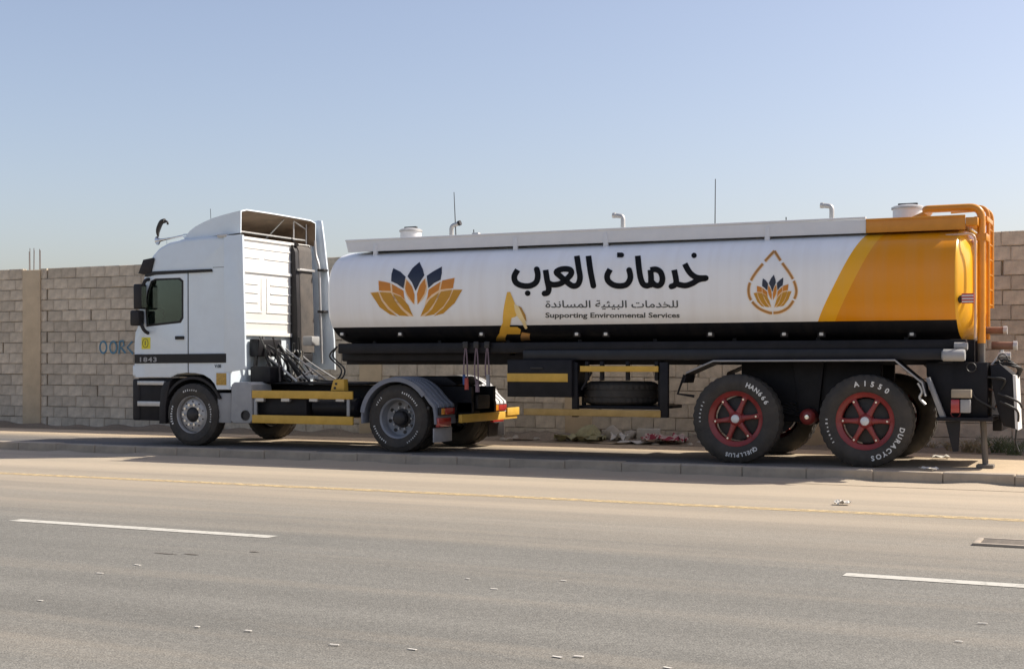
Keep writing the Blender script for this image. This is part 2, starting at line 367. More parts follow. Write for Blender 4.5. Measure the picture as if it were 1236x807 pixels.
# spray-painted scribble
GRAF = mat('faded_blue_spray_paint', (.10, .22, .30), .9, var=.25, scale=14)
def ribbon(bm, pts, w, y):
    n = len(pts); L_ = []; R_ = []
    for i, p in enumerate(pts):
        a = pts[max(i - 1, 0)]; c = pts[min(i + 1, n - 1)]; t = Vector((c[0] - a[0], c[1] - a[1])).normalized()
        L_.append(bm.verts.new((p[0] - t.y * w, y, p[1] + t.x * w))); R_.append(bm.verts.new((p[0] + t.y * w, y, p[1] - t.x * w)))
    for i in range(n - 1): bm.faces.new((L_[i], L_[i + 1], R_[i + 1], R_[i]))
    return bm
bm = nb(); yy = WALL_Y - .011
def oval(cx, cy, rx, ry): return [(cx + rx * math.cos(t * .33), cy + ry * math.sin(t * .33)) for t in range(20)]
gl = [oval(125, 419, 4, 7), oval(137, 419, 4, 7), [(144, 427), (145, 411)], [(145, 412), (149, 411), (150, 417), (146, 419), (152, 426)], [(160, 412), (154, 419), (161, 427)]]
for k, s in enumerate(gl): ribbon(bm, pp(s, WALL_Y), .021, yy - k * .0004)
obj('spray_paint', bm, GRAF, wall, recalc=False)
# ================================================================== WHEELS
def tyre_bm(Rt, rr, wd, lug, seg=144):
    mid = rr + (Rt - rr) * .5; q = wd
    pr = [(rr - .005, .035), (rr + .012, .012), (rr + .03, .003), (mid - .02, -.010), (mid + .03, -.010), (Rt - .075, .0), (Rt - .05, .008), (Rt - .03, .02), (Rt - .006, .035), (Rt, .05)]
    pr += [(Rt, q * .30), (Rt - .014, q * .31), (Rt - .014, q * .35), (Rt, q * .36), (Rt, q * .64), (Rt - .014, q * .65), (Rt - .014, q * .69), (Rt, q * .70)]
    pr += [(r, q - y) for r, y in reversed(pr[:10])]
    n = len(pr)
    def mod(i, j):
        if pr[j][0] >= Rt - .031 and (j <= 10 or j >= n - 11): return -lug if (i + (1 if j > n // 2 else 0)) % 4 < 2 else 0
        return 0
    return lathe(nb(), pr, seg, mod)
def arc_marks(bm, Rm, a0, a1, size, text=None, y=-.0125):
    """white lettering round a sidewall, tops outward; worn unreadable runs are plain dashes"""
    def put(v, f, a, dx):
        ca, sa = math.cos(a), math.sin(a); vs_ = []
        for tx, ty in v:
            tx -= dx; ty -= size * .36
            vs_.append(bm.verts.new((Rm * sa + tx * ca + ty * sa, y, Rm * ca - tx * sa + ty * ca)))
        for q in f:
            try: bm.faces.new([vs_[i] for i in q])
            except ValueError: pass
    n = len(text) if text else max(4, int(abs(a1 - a0) / 5.5))
    for i in range(n):
        a = rad(a0 + (a1 - a0) * (i + .5) / n)
        if text: v, f = flat_text(text[i], size * 1.08, size * .035); put(v, f, a, max(p[0] for p in v) / 2 if v else 0)
        else:
            ww, hh = size * R.uniform(.2, .34), size * R.uniform(.4, .7); put([(0, size * .1), (ww, size * .1), (ww, hh), (0, hh)], [(0, 1, 2, 3)], a, ww / 2)
def bolt_ring(n, rb, r, y0, y1, ph=0):
    bm = nb()
    for i in range(n):
        a = 2 * math.pi * i / n + ph; c = Vector((rb * math.cos(a), 0, rb * math.sin(a)))
        tube(bm, [c + Vector((0, y0, 0)), c + Vector((0, y1, 0))], [r, r * .8], 8)
    return bm
def wheel(root, kind, x, y, z, far=False, marks=(), ph=0):
    """rim disc is the part; tyre, hub, nuts and lettering are its sub-parts"""
    T = lambda bm: (bmesh.ops.rotate(bm, verts=bm.verts[:], cent=(0, 0, 0), matrix=Matrix.Rotation(math.pi, 3, 'Z')), bm)[1] if far else bm
    c = Vector((x, y, z)); add = lambda n, bm, m, par: obj(n, T(bm), m, par, at=c)
    if kind == 'trailer':
        Rt, rr, wd = .625, .385, .34
        bm = lathe(nb(), [(.318, .16), (.318, .085), (.322, .07), (.345, .052), (.375, .040), (.388, .022), (.397, .024), (.397, .05), (.36, .075), (.335, .1), (.33, .20)], 56)
        for k in range(6):
            a = k * math.pi / 3 + ph; ca, sa = math.cos(a), math.sin(a)
            prof = [(.05, .052, .045, .13), (.12, .036, .045, .13), (.22, .028, .05, .13), (.29, .034, .055, .12), (.335, .045, .07, .12)]
            rg = []
            for r, hw, y0, y1 in prof:
                rg.append([bm.verts.new((r * ca - s * sa, yy, r * sa + s * ca)) for s, yy in ((-hw, y0 + .012), (-hw * .6, y0), (hw * .6, y0), (hw, y0 + .012), (hw, y1), (-hw, y1))])
            for i in range(4):
                for j in range(6): bm.faces.new((rg[i][j], rg[i][(j + 1) % 6], rg[i + 1][(j + 1) % 6], rg[i + 1][j]))
        lathe(bm, [(.0, .02), (.07, .02), (.082, .03), (.10, .05), (.11, .13)], 24)
        w_ = add('wheel', bm, M['red'], root)
        add('hub_cap', lathe(nb(), [(.0, -.012), (.04, -.010), (.056, 0), (.06, .02)], 20), M['clear'], w_)
        add('wheel_nuts', bolt_ring(6, .293, .014, .02, .06, ph), M['chrome'], w_)
        add('brake_drum', lathe(nb(), [(.0, .15), (.2, .15), (.3, .165), (.315, .3)], 32), M['hub'], w_)
    elif kind == 'steer':
        Rt, rr, wd = .53, .305, .30
        bm = lathe(nb(), [(.300, .15), (.298, .06), (.303, .02), (.313, .008), (.318, .012), (.314, .03)], 48)
        lathe(bm, [(.292, .12), (.285, .085), (.268, .078), (.255, .06), (.235, .045), (.20, .035), (.13, .035), (.125, .06)], 48)
        w_ = add('wheel', bm, M['alloy'], root)
        add('hub', lathe(nb(), [(.0, -.01), (.07, -.01), (.085, .0), (.105, .012), (.125, .034), (.13, .05)], 28), M['hub'], w_)
        add('wheel_nuts', bolt_ring(10, .172, .022, -.004, .04), M['chrome'], w_)
        add('hand_holes', bolt_ring(10, .222, .013, .030, .06, .31), M['hub'], w_)
    else:
        Rt, rr, wd = .535, .305, .30
        bm = lathe(nb(), [(.314, .03), (.320, .012), (.314, .006), (.302, .02), (.292, .03), (.283, .12), (.268, .165), (.24, .185), (.15, .19), (.145, .2)], 48)
        w_ = add('wheel', bm, M['drive'], root)
        add('hub', lathe(nb(), [(.0, .035), (.075, .035), (.1, .05), (.112, .07), (.115, .17), (.15, .18), (.155, .2)], 28), M['hub'], w_)
        add('wheel_nuts', bolt_ring(10, .172, .016, .145, .2), M['alloy'], w_)
        add('hand_holes', bolt_ring(8, .225, .03, .172, .2, .2), M['hub'], w_)
        add('tyre', (lambda b: (bmesh.ops.translate(b, verts=b.verts[:], vec=(0, .34, 0)), b)[1])(tyre_bm(Rt, rr, wd, .008, 72)), M['rubber'], w_)
    add('tyre', tyre_bm(Rt, rr, wd, .009 if kind == 'trailer' else .006), M['rubber'], w_)
    if marks:
        bm = nb()
        for mk in marks: arc_marks(bm, (Rt + rr) / 2 + mk.get('dr', 0), mk['a0'], mk['a1'], mk.get('size', .075), mk.get('text'))
        o = add('tyre_lettering', bm, M['tyreletter'], w_)
    for ch in w_.children:
        if ch.name.split('.')[0] in ('wheel_nuts', 'hand_holes', 'tyre_lettering'): ch['kind'] = 'stuff'
    return w_
# ================================================================== TRACTOR LORRY
N, FAR = 18.62, 21.08
CABR = -13.95
tx = PX(231, 18.6); dx_ = PX(479, 18.6)
tr = empty('tractor_truck', ((tx + dx_) / 2, 19.85, SW), 'white tractor lorry with sleeper cab and roof deflector pulling the tank trailer', 'truck')
XP = lambda px: PX(px, N)
ZP = lambda px, py: PZ(px, py, N)
# cab shell -----------------------------------------------------------
arch = [(262, 470), (259, 463), (254, 457), (246, 452), (236, 450), (225, 449.5), (214, 451), (206, 455)]
prof = [(163.5, 455), (162.5, 440), (162.5, 415), (164, 396), (167, 370), (171, 340), (176, 322), (183, 308), (191, 299), (203, 292), (222, 287.5), (250, 285), (278.5, 284), (278.5, 470)] + arch
win = [(178, 393), (176.6, 370), (179, 352), (183, 340), (188, 337), (217, 336), (221, 339.5), (221, 383), (218, 388.5)]
outer = pp(prof, N); wh = pp(win, N)
bm = nb(); es = []; loops = []
for lp in (outer, wh):
    vs_ = [bm.verts.new((x, N, z)) for x, z in lp]; loops.append(vs_)
    es += [bm.edges.new((vs_[i], vs_[(i + 1) % len(vs_)])) for i in range(len(vs_))]
bmesh.ops.triangle_fill(bm, use_beauty=True, use_dissolve=False, edges=es)
holev = {id(v) for v in loops[1]}; hole_xy = {(round(v.co.x, 4), round(v.co.z, 4)) for v in loops[1]}
g = bmesh.ops.extrude_face_region(bm, geom=bm.faces[:], use_keep_orig=True)
bmesh.ops.translate(bm, verts=[v for v in g['geom'] if isinstance(v, bmesh.types.BMVert)], vec=(0, FAR - N, 0))
kill = [f for f in bm.faces if all((round(v.co.x, 4), round(v.co.z, 4)) in hole_xy for v in f.verts) and max(v.co.y for v in f.verts) - min(v.co.y for v in f.verts) > 1]
bmesh.ops.delete(bm, geom=kill, context='FACES_ONLY')
bmesh.ops.recalc_face_normals(bm, faces=bm.faces[:])
ztop = ZP(222, 300); xr = CABR - .02
rim = [e for e in bm.edges if len(e.link_faces) == 2 and e.calc_face_angle(0) > .9 and abs(e.verts[0].co.y - e.verts[1].co.y) < 1e-5 and all(v.co.x < xr or v.co.z > ztop for v in e.verts)
       and all(v.co.z > ZP(164, 398) for v in e.verts)]
bmesh.ops.bevel(bm, geom=rim, offset=.07, segments=4, profile=.5, affect='EDGES')
cab = obj('cab', bm, M['white'], tr, recalc=False)
# interior
bm = nb(); xf, xb = XP(168), CABR - .03
box(bm, xf, xb, N + .1, FAR - .1, ZP(200, 452), ZP(200, 448)); box(bm, xb - .04, xb, N + .1, FAR - .1, ZP(200, 450), ZP(200, 300))
box(bm, XP(166), XP(176), N + .1, FAR - .1, ZP(170, 450), ZP(170, 395), .03); box(bm, xf + .5, xb, N + .09, FAR - .09, ZP(220, 300), ZP(220, 297))
box(bm, XP(224), xb, N + .05, N + .09, ZP(240, 450), ZP(240, 300)); box(bm, XP(224), xb, FAR - .09, FAR - .05, ZP(240, 450), ZP(240, 300))
obj('cab_lining', bm, M['interior'], cab)
for yy, m in ((N + .22, M['cloth']), (FAR - .75, M['seat'])):
    bm = nb(); box(bm, XP(196), XP(214), yy, yy + .5, ZP(205, 425), ZP(205, 408), .04); box(bm, XP(208), XP(216), yy, yy + .5, ZP(212, 418), ZP(212, 366), .04)
    box(bm, XP(209), XP(215), yy + .12, yy + .38, ZP(212, 364), ZP(212, 352), .03); obj('seat', bm, m, cab)
bm = nb(); cs = P(187, 384, N + .48)
tube(bm, [cs + Vector((.20 * math.sin(a * .35) * .5, .21 * math.cos(a * .35), .20 * math.sin(a * .35) * .8)) for a in range(19)], .016, 8)
tube(bm, [cs, cs + Vector((-.35, 0, -.3))], .03, 8); obj('steering_wheel', bm, M['plastic'], cab)
# glass, trim
def inset(lst, k):
    cx = sum(a for a, b in lst) / len(lst); cy = sum(b for a, b in lst) / len(lst); return [(cx + (a - cx) * k, cy + (b - cy) * k) for a, b in lst]
def door(y0, y1, yg):
    do = pp([(174.5, 455), (174.5, 400), (173.5, 372), (177, 347), (181, 334), (184, 332), (226, 329), (226.3, 360), (226.5, 449), (214, 450), (206, 454)], N)
    d = obj('door', plate(do, y0, y1, [pp(inset(win, 1.0), N)], .006), M['white'], tr)
    obj('window_seal', plate(pp(inset(win, 1.035), N), y0 - .003 if y0 < 20 else y1 - .004, y0 + .004 if y0 < 20 else y1 + .003, [pp(inset(win, .95), N)]), M['trim'], d)
    obj('window_glass', plate(pp(inset(win, .985), N), yg, yg + .006), M['glass'], d)
    obj('door_handle', pbox(211, 221, 405.5, 409.5, y0 - .03 if y0 < 20 else y1 - .01, y0 + .01 if y0 < 20 else y1 + .03, .006), M['plastic'], d)
    return d
nd_ = door(N - .008, N + .02, N + .010); door(FAR - .02, FAR + .008, FAR - .016)
wsc = [(163.5, 398), (166.6, 372), (170.5, 343), (175, 325)]
bm = nb()
rows = [[bm.verts.new((XP(a) - .012, y, ZP(a, b))) for y in [N + .13 + (FAR - N - .26) * k / 6 for k in range(7)]] for a, b in wsc]
for i in range(3):
    for k in range(6): bm.faces.new((rows[i][k], rows[i][k + 1], rows[i + 1][k + 1], rows[i + 1][k]))
obj('windscreen', bm, mat('dark_windscreen', (.012, .014, .016), .06, coat=1), cab)
obj('sun_visor', plate(pp([(172, 331), (168, 330), (174, 313.5), (186, 311), (187, 313), (183, 329)], N), N - .03, FAR + .03, (), .01), M['plastic'], tr)
def strip(name, px0, px1, a0, a1, b0, b1, m, par, th=.005, D=N):
    q = [(PX(px0, D), PZ(px0, b0, D)), (PX(px1, D), PZ(px1, b1, D)), (PX(px1, D), PZ(px1, a1, D)), (PX(px0, D), PZ(px0, a0, D))]
    return obj(name, plate(q, D - th, D + .01), m, par)
for yy in (N - .017, FAR + .004):
    obj('belt_stripe', plate(pp([(163.2, 427.5), (273.5, 426.5), (273.5, 437.5), (163.2, 438.5)], N), yy, yy + .013), M['trim'], tr)
    obj('drip_rail', plate(pp([(175.5, 334), (177, 330), (186, 327.6), (256, 324.6), (257, 328), (188, 331.5), (181, 333.5)], N), yy - .006, yy + .012), M['trim'], tr)
for q, nme in (([(226.6, 328), (227.6, 328), (227.8, 427), (226.8, 427)], 'door_seam'), ([(226.8, 438), (227.8, 438), (227.8, 450), (226.8, 450)], 'door_seam'),
               ([(257, 322.4), (271, 322), (271, 322.6), (257, 323)], 'panel_seam')):
    obj(nme, plate(pp(q, N), N - .0015, N + .01), M['trim'], cab)
# side fairings behind the cab
ff = obj('side_fairing', plate(pp([(368, 300), (370, 272), (384, 266), (389, 266.5), (392, 290), (398, 345), (404, 410), (405, 446), (368, 446)], FAR), FAR - .03, FAR + .012, (), .008), M['white'], tr)
for yy, yi in ((N - .012, N + .03),):
    f = obj('side_fairing', plate(pp([(270.5, 284), (293, 283.5), (294, 330), (295.5, 390), (296.5, 445), (277, 449), (271, 449)], N), yy, yi, (), .008), M['white'], tr)
    obj('fairing_skirt', plate(pp([(264, 450), (276.5, 449.5), (277.5, 469.5), (263, 470)], N), yy, yi, (), .006), M['white'], f)
# ribbed rear panel
bp_ = nb(); box(bp_, CABR + .0, CABR + .025, N + .08, FAR - .08, PZ(300, 404, 19), PZ(300, 286, 19), .006)
back = obj('rear_panel', bp_, M['panel'], tr)
zt_, zb_ = PZ(300, 286, 19), PZ(300, 404, 19)
def rib(y0, y1, z, h, d=.014):
    obj('rib', box(nb(), CABR + .02, CABR + .025 + d, y0, y1, z - h / 2, z + h / 2, .005), M['panel'], back)
fz = lambda k: zt_ + (zb_ - zt_) * k
rib(N + .08, FAR - .1, fz(.01), .05, .03); rib(N + .1, FAR - .12, fz(.10), .028); rib(N + .1, FAR - .12, fz(.345), .045, .03)
rib(N + .1, 19.42, fz(.20), .028); rib(19.55, 20.5, fz(.20), .028)
for k in (.47, .56, .66): rib(N + .16, 19.36, fz(k), .026); rib(19.72, 20.55, fz(k), .026)
rib(N + .1, 19.48, fz(.76), .028); rib(19.60, FAR - .12, fz(.76), .028); rib(N + .1, FAR - .12, fz(.865), .03); rib(N + .08, FAR - .1, fz(.99), .06, .04)
for y in (19.46, 19.62): obj('rib', box(nb(), CABR + .02, CABR + .037, y - .012, y + .012, fz(.75), fz(.40), .004), M['panel'], back)
# roof deflector: open-backed shell
D1, D2 = N + .10, FAR - .10
side = [(222, 289), (224, 285), (229, 277.5), (236, 271.5), (245, 266), (256, 261), (268, 257.2), (280, 254), (290.5, 251.5)]
rear = [(292.5, 282)]
sx = pp(side, D1); bm = nb()
def sec(x, z, zb):
    pts = []; n = 14
    for k in range(n + 1):
        t = k / n; y = D1 + (D2 - D1) * t; e = min(t, 1 - t) * (D2 - D1)
        drop = .035 * (1 - min(1, e / .10)) ** 2 * min(1, (z - zb) / .3)
        crown = .012 * (1 - (2 * t - 1) ** 2) * min(1, (z - zb) / .3)
        inn = 0
        pts.append((x, y, z - drop + crown))
    return [(x, D1 - .004, zb)] + pts + [(x, D2 + .004, zb)]
zbot = PZ(250, 286.5, D1)
rings = [[bm.verts.new(p) for p in sec(x, max(z, zbot + .01), zbot)] for x, z in sx]
for i in range(len(rings) - 1):
    for k in range(len(rings[0]) - 1): bm.faces.new((rings[i][k], rings[i + 1][k], rings[i + 1][k + 1], rings[i][k + 1]))
bmesh.ops.recalc_face_normals(bm, faces=bm.faces[:])
outer_f = set(bm.faces[:]); cen = Vector((sx[5][0], 19.85, zbot))
if sum((f.calc_center_median() - cen).dot(f.normal) for f in bm.faces) < 0: bmesh.ops.reverse_faces(bm, faces=bm.faces[:])
bmesh.ops.solidify(bm, geom=bm.faces[:], thickness=.022)
for f in bm.faces:
    if f not in outer_f and (f.calc_center_median() - cen).dot(f.normal) < 0: f.material_index = 1
dfl = obj('roof_deflector', bm, [M['white'], mat('raw_fibreglass', (.24, .165, .105), .75, var=.2)], tr, sharp=50, recalc=False)
bm = nb(); xx = CABR - .02                                         # steel stays inside the deflector
for y in (20.2,): tube(bm, [(xx - .5, y, zbot), (xx + .0, y, zbot + .42)], .014, 6)
tube(bm, [(xx, D1 + .1, zbot + .1), (xx, D2 - .1, zbot + .1)], .014, 6); tube(bm, [(xx, 20.5, zbot - .02), (xx, 20.5, zbot + .45)], .014, 6)
tube(bm, [(xx, 20.9, zbot - .02), (xx, 20.9, zbot + .4)], .014, 6); tube(bm, [(xx, 20.5, zbot + .42), (xx, 20.9, zbot + .3)], .014, 6)
obj('deflector_stay', bm, M['steel'], dfl)
obj('deflector_seam', plate(pp([(223, 289.5), (258, 285.2), (292.5, 281), (292.5, 282.4), (258, 286.8), (225, 291)], D1), D1 - .016, D1 + .02), M['trim'], dfl)
obj('roof_bracket', pbox(262, 273, 282.5, 286, N - .02, N + .06, .006), M['steel'], cab)
# air horn on the roof and round mirror above the windscreen
hy = N + .25
bm = nb(); a, b = P(190, 290.5, hy), P(222, 284.5, hy)
tube(bm, [a + (b - a) * t for t in (0, .02, .06, .12, .25, .6, 1)], [.075, .066, .04, .027, .02, .016, .022], 16)
tube(bm, [b, b + Vector((.14, 0, .0))], .03, 10); tube(bm, [a + (b - a) * .35, a + (b - a) * .35 + Vector((0, 0, -.1))], .008, 6)
obj('air_horn', bm, M['chrome'], tr)
bm = nb(); tube(bm, smooth_path([P(191, 286, hy), P(190.5, 280, hy), P(192, 274, hy), P(195, 268, hy), P(199, 266.5, hy)]), [.012 + .030 * math.sin(min(1, k / 12) * math.pi * .5) for k in range(25)], 12)
tube(bm, smooth_path([P(199, 266.5, hy), P(202, 268, hy), P(202.5, 271, hy)]), .018, 10)
obj('kerb_mirror', bm, M['hub'], tr)
obj('whip_aerial', tube(nb(), [P(254.5, 264, 19.3), P(254, 252, 19.3)], .005, 5), M['cable'], tr)
# mirrors
for sgn, y0 in ((-1, N), (1, FAR)):
    yo = y0 + sgn * .12
    q = lambda px, py: Vector((XP(px), yo, ZP(px, py)))
    bm = nb(); XP_, ZP_ = XP, ZP; XM_ = (lambda px: PX(px, N - .12)); ZM_ = (lambda px, py: PZ(px, py, N - .12))
    tube(bm, round_corners([(XP(180), y0, ZP(180, 337)), (XM_(175), yo, ZM_(175, 338)), (XM_(171), yo, ZM_(171, 350))], .12), .03, 10)
    obj('mirror_arm', bm, M['plastic'], tr); bm = nb()
    tube(bm, round_corners([(XP(179), y0, ZP(179, 402)), (XM_(174), yo, ZM_(174, 399)), (XM_(169), yo, ZM_(169, 388))], .1), .03, 10)
    arm = obj('mirror_arm', bm, M['plastic'], tr)
    y1, y2 = sorted((yo - sgn * .08, yo + sgn * .10))
    obj('mirror_housing', box(nb(), XM_(165), XM_(174), y1, y2, ZM_(168, 373), ZM_(168, 343), .03, 3), M['plastic'], arm)
    obj('mirror_housing', box(nb(), XM_(161), XM_(171), y1, y2, ZM_(168, 393), ZM_(168, 374.5), .03, 3), M['plastic'], arm)
    obj('mirror_glass', box(nb(), XM_(174), XM_(174.4), y1 + .03, y2 - .03, ZM_(168, 371), ZM_(168, 346)), M['chrome'], arm)
# number, stickers
v, f = flat_text('1843', ZP(180, 430) - ZP(180, 438), .003, 1.15); bm = nb()
W_ = max(p[0] for p in v); sc_ = (XP(190) - XP(168)) / W_
vv = [bm.verts.new((XP(168) + p[0] * sc_, N - .0195, ZP(180, 436.3) + p[1] * .95)) for p in v]
for q in f: bm.faces.new([vv[i] for i in q])
obj('model_number', bm, M['grey'], tr, recalc=False)
v, f = flat_text('V.08', .075, .002); bm = nb()
vv = [bm.verts.new((XP(259.5) + p[0] * .95, N - .0105, ZP(265, 443.5) + p[1])) for p in v]
for q in f: bm.faces.new([vv[i] for i in q])
obj('badge_lettering', bm, M['greyletter'], tr, recalc=False)
s_ = obj('sticker', pbox(170.8, 181.3, 407, 421, N - .0125, N, .001), M['sticker'], tr)
bm = nb(); c0 = P(176, 414, N)
tube(bm, [c0 + Vector((.062 * math.cos(k * .3307), -.0135, .075 * math.sin(k * .3307))) for k in range(20)], .008, 5, False); box(bm, c0.x - .014, c0.x + .014, N - .0140, N - .012, c0.z - .04, c0.z + .04)
obj('sticker_print', bm, M['stickdark'], s_)
obj('sticker', pbox(261, 273, 450, 464.5, N - .0175, N - .006, .001), M['stickor'], tr)
# entry steps, bumper, arch
zl = ZP(180, 509)
st_ = obj('entry_step_box', plate(pp([(164, 456), (206, 456), (203, 466), (200, 480), (199, 508), (164, 507)], N), N + .06, N + .5, (), .02), M['chassis'], tr)
for a, b, c, d in ((165.5, 198, 459.5, 464.5), (165.5, 193, 484, 490)): obj('step_tread', pbox(a, b, c, d, N + .0, N + .3, .008), M['steel'], st_)
obj('step_end_panel', plate(pp([(194, 470), (198, 461), (206, 459), (203, 472), (200, 490), (200, 511), (192, 511), (192.5, 490)], N), N - .005, N + .3, (), .012), M['plastic'], st_)
bm = nb(); box(bm, XP(157.5), XP(166.5), N + .04, FAR - .04, ZP(160, 507), ZP(160, 457), .035, 3); obj('bumper', bm, M['plastic'], tr)
bm = nb(); box(bm, XP(159.2), XP(166), N + .005, FAR - .005, ZP(160, 454), ZP(160, 440.5), .03, 3); obj('lower_front_panel', bm, M['white'], tr)
for y in (N + .1, FAR - .6): obj('headlight', box(nb(), XP(157.2), XP(160), y, y + .5, ZP(160, 478), ZP(160, 464), .02), M['clear'], tr)
obj('grille', box(nb(), XP(161.2), XP(163.5), N + .35, FAR - .35, ZP(162, 436), ZP(162, 402), .01), M['plastic'], tr)
def arch_liner(cx, cy, r0, a0, a1, y0, y1, th, n=18):
    bm = nb(); rg = []
    for k in range(n + 1):
        a = rad(a0 + (a1 - a0) * k / n); ca, sa = math.cos(a), math.sin(a)
        rg.append([bm.verts.new((cx + r * ca, y, cy + r * sa)) for r, y in ((r0, y0), (r0 + th, y0), (r0 + th, y1), (r0, y1))])
    for i in range(n):
        for j in range(4): bm.faces.new((rg[i][j], rg[i][(j + 1) % 4], rg[i + 1][(j + 1) % 4], rg[i + 1][j]))
    bm.faces.new(rg[0]); bm.faces.new(rg[-1]); return bm
zst = SW + .525; zdr = SW + .53; ztl = SW + .62
for y0, y1 in ((N + .012, N + .45), (FAR - .45, FAR - .012)): obj('wheel_arch', arch_liner(tx, zst, .60, 26, 172, y0, y1, .045), M['plastic'], tr)
obj('mud_plate', pbox(262.5, 279, 474, 510, N + .05, N + .45, .01), M['grey'], tr)
obj('mud_plate', B(XP(262.5), XP(266), FAR - .45, FAR - .05, ZP(270, 510), ZP(270, 474), .01), M['grey'], tr)
# wheels
wheel(tr, 'steer', tx, 18.60, zst, False, [dict(a0=-25, a1=18, size=.06), dict(a0=245, a1=292, size=.085), dict(a0=62, a1=108, size=.06)])
wheel(tr, 'steer', tx, 21.10, zst, True)
wheel(tr, 'drive', dx_, 18.60, zdr, False, [dict(a0=12, a1=62, size=.06), dict(a0=-62, a1=-38, size=.06), dict(a0=205, a1=255, size=.06), dict(a0=115, a1=155, size=.05)])
wheel(tr, 'drive', dx_, 21.10, zdr, True)
obj('front_axle', tube(nb(), [(tx, 18.85, zst), (tx, 20.85, zst)], .06, 10), M['chassis'], tr)
bm = nb(); tube(bm, [(dx_, 19.0, zdr), (dx_, 19.7, zdr), (dx_, 19.75, zdr), (dx_, 19.85, zdr), (dx_, 19.95, zdr), (dx_, 20.0, zdr), (dx_, 20.7, zdr)], [.08, .08, .2, .24, .2, .08, .08], 14); obj('rear_axle', bm, M['chassis'], tr)
# chassis
XE = -9.80
for y in (19.42, 20.22): obj('chassis_rail', B(XP(170), XE - .05, y, y + .08, ZP(360, 500) + .05, ZP(360, 466)), M['chassis'], tr)
bm = nb()
for x in (XP(200), XP(300), XP(400), XP(455), XP(505)): obj('cross_member', B(x, x + .1, 19.5, 20.22, .85, 1.0), M['chassis'], tr)
obj('engine_block', B(XP(190), XP(300), 19.45, 20.25, .62, ZP(250, 452), .05), M['hub'], tr)
deck = obj('chassis_deck', B(XP(300), XP(425), 19.1, 20.7, ZP(360, 462) - .03, ZP(360, 462), .006), M['chassis'], tr)
mf = obj('exhaust_box', plate(pp([(280, 464), (283, 461), (300, 461), (304, 464), (305, 507), (302, 510.5), (282, 510.5), (279, 507)], N), N - .02, N + .55, (), .02), M['grey'], tr)
c0 = P(296.5, 501, N - .02); obj('exhaust_outlet', (lambda b: (bmesh.ops.translate(b, verts=b.verts[:], vec=c0), b)[1])(lathe(nb(), [(.085, .01), (.085, -.02), (.072, -.02), (.07, .0), (.0, -.005)], 20)), M['hub'], mf)
ra = obj('side_rail', pbox(304, 425, 471.5, 481, N - .01, N + .03, .006), M['yellow'], tr)
rb_ = obj('side_rail', pbox(304, 425.5, 501.5, 511.5, N - .01, N + .03, .006), M['yellow'], tr)
for p_ in (308, 420): obj('rail_post', pbox(p_ - 1.6, p_ + 1.6, 481, 502, N + .005, N + .03, .002), M['grey'], ra)
for p_ in (313, 344, 378, 410): obj('rail_clamp', pbox(p_ - 5, p_ + 5, 479.5, 484.5, N + .0, N + .06, .004), M['steel'], ra)
obj('battery_box', B(XP(306), XP(365), N + .12, 19.35, ZP(330, 506), ZP(330, 478), .02), M['chassis'], tr)
bm = nb(); za = ZP(390, 492); tube(bm, [(XP(368), N + .32, za), (XP(370), N + .32, za), (XP(421), N + .32, za), (XP(423), N + .32, za)], [.12, .16, .16, .12], 20); obj('air_tank', bm, M['chassis'], tr)
bm = nb(); zf = ZP(370, 494); tube(bm, [(XP(306), 20.75, zf), (XP(308), 20.75, zf), (XP(421), 20.75, zf), (XP(423), 20.75, zf)], [.2, .24, .24, .2], 20); obj('fuel_tank', bm, M['grey'], tr)
obj('hose_bracket', plate(pp([(399, 471.5), (402, 459), (404, 457.5), (415, 457.5), (415.5, 471.5)], N + .1), N + .1, N + .22, (), .006), M['yellow'], tr)
for p_, q_ in ((404, 468), (405.5, 463)): obj('bracket_hole', pbox(p_ - 1.3, p_ + 1.3, q_ - 1.3, q_ + 1.3, N + .092, N + .102, 0), M['hub'], tr)
# machinery behind the cab
bm = nb(); box(bm, CABR + .03, CABR + .22, 19.1, 19.8, ZP(310, 430), ZP(310, 408), .03); box(bm, XP(285), XP(310), 19.0, 19.4, ZP(300, 462), ZP(300, 442), .03)
obj('gearbox_cover', bm, M['chassis'], tr)
obj('cab_mount', box(nb(), XP(312), XP(324), 19.9, 20.15, ZP(318, 416), ZP(318, 404), .02), M['grey'], tr)
for k in range(24):
    a = Vector((CABR + R.uniform(.0, .45), R.uniform(19.0, 20.6), ZP(320, R.uniform(404, 425)))); e = Vector((CABR + R.uniform(.15, 1.0), a.y + R.uniform(-.2, .3), ZP(320, 461)))
    m_ = a.lerp(e, .5) + Vector((R.uniform(-.12, .12), R.uniform(-.15, .15), R.uniform(-.1, .1)))
    obj('hose', tube(nb(), smooth_path([a, m_, e], 8), R.choice([.012, .016, .022]), 7), R.choice([M['cable'], M['cable'], M['cable'], M['hub'], M['steel']]), tr)
for a, b, r in (((322, 440, 19.5), (350, 460, 19.5), .03), ((330, 446, 19.8), (336, 460, 19.8), .035), ((352, 425, 20.0), (352, 452, 20.0), .03), ((356, 458, 19.4), (378, 446, 20.1), .018)):
    obj('pipe', tube(nb(), [P(*a), P(*b)], r, 10), M['steel'], tr)
for k in range(3): obj('damper', tube(nb(), [(CABR + .1 + .12 * k, 19.15 + .5 * k, 1.25), (CABR + .15 + .12 * k, 19.15 + .5 * k, 1.75)], [.045, .03], 12), R.choice([M['chrome'], M['steel'], M['hub']]), tr)
bm = nb()
cpts = [P(363 + 22 * k / 90, 455, 19.6) + Vector((0, .03 * math.cos(k * .7), .03 * math.sin(k * .7))) for k in range(91)]
obj('coiled_air_line', tube(bm, cpts, .009, 6), M['white2'], tr)
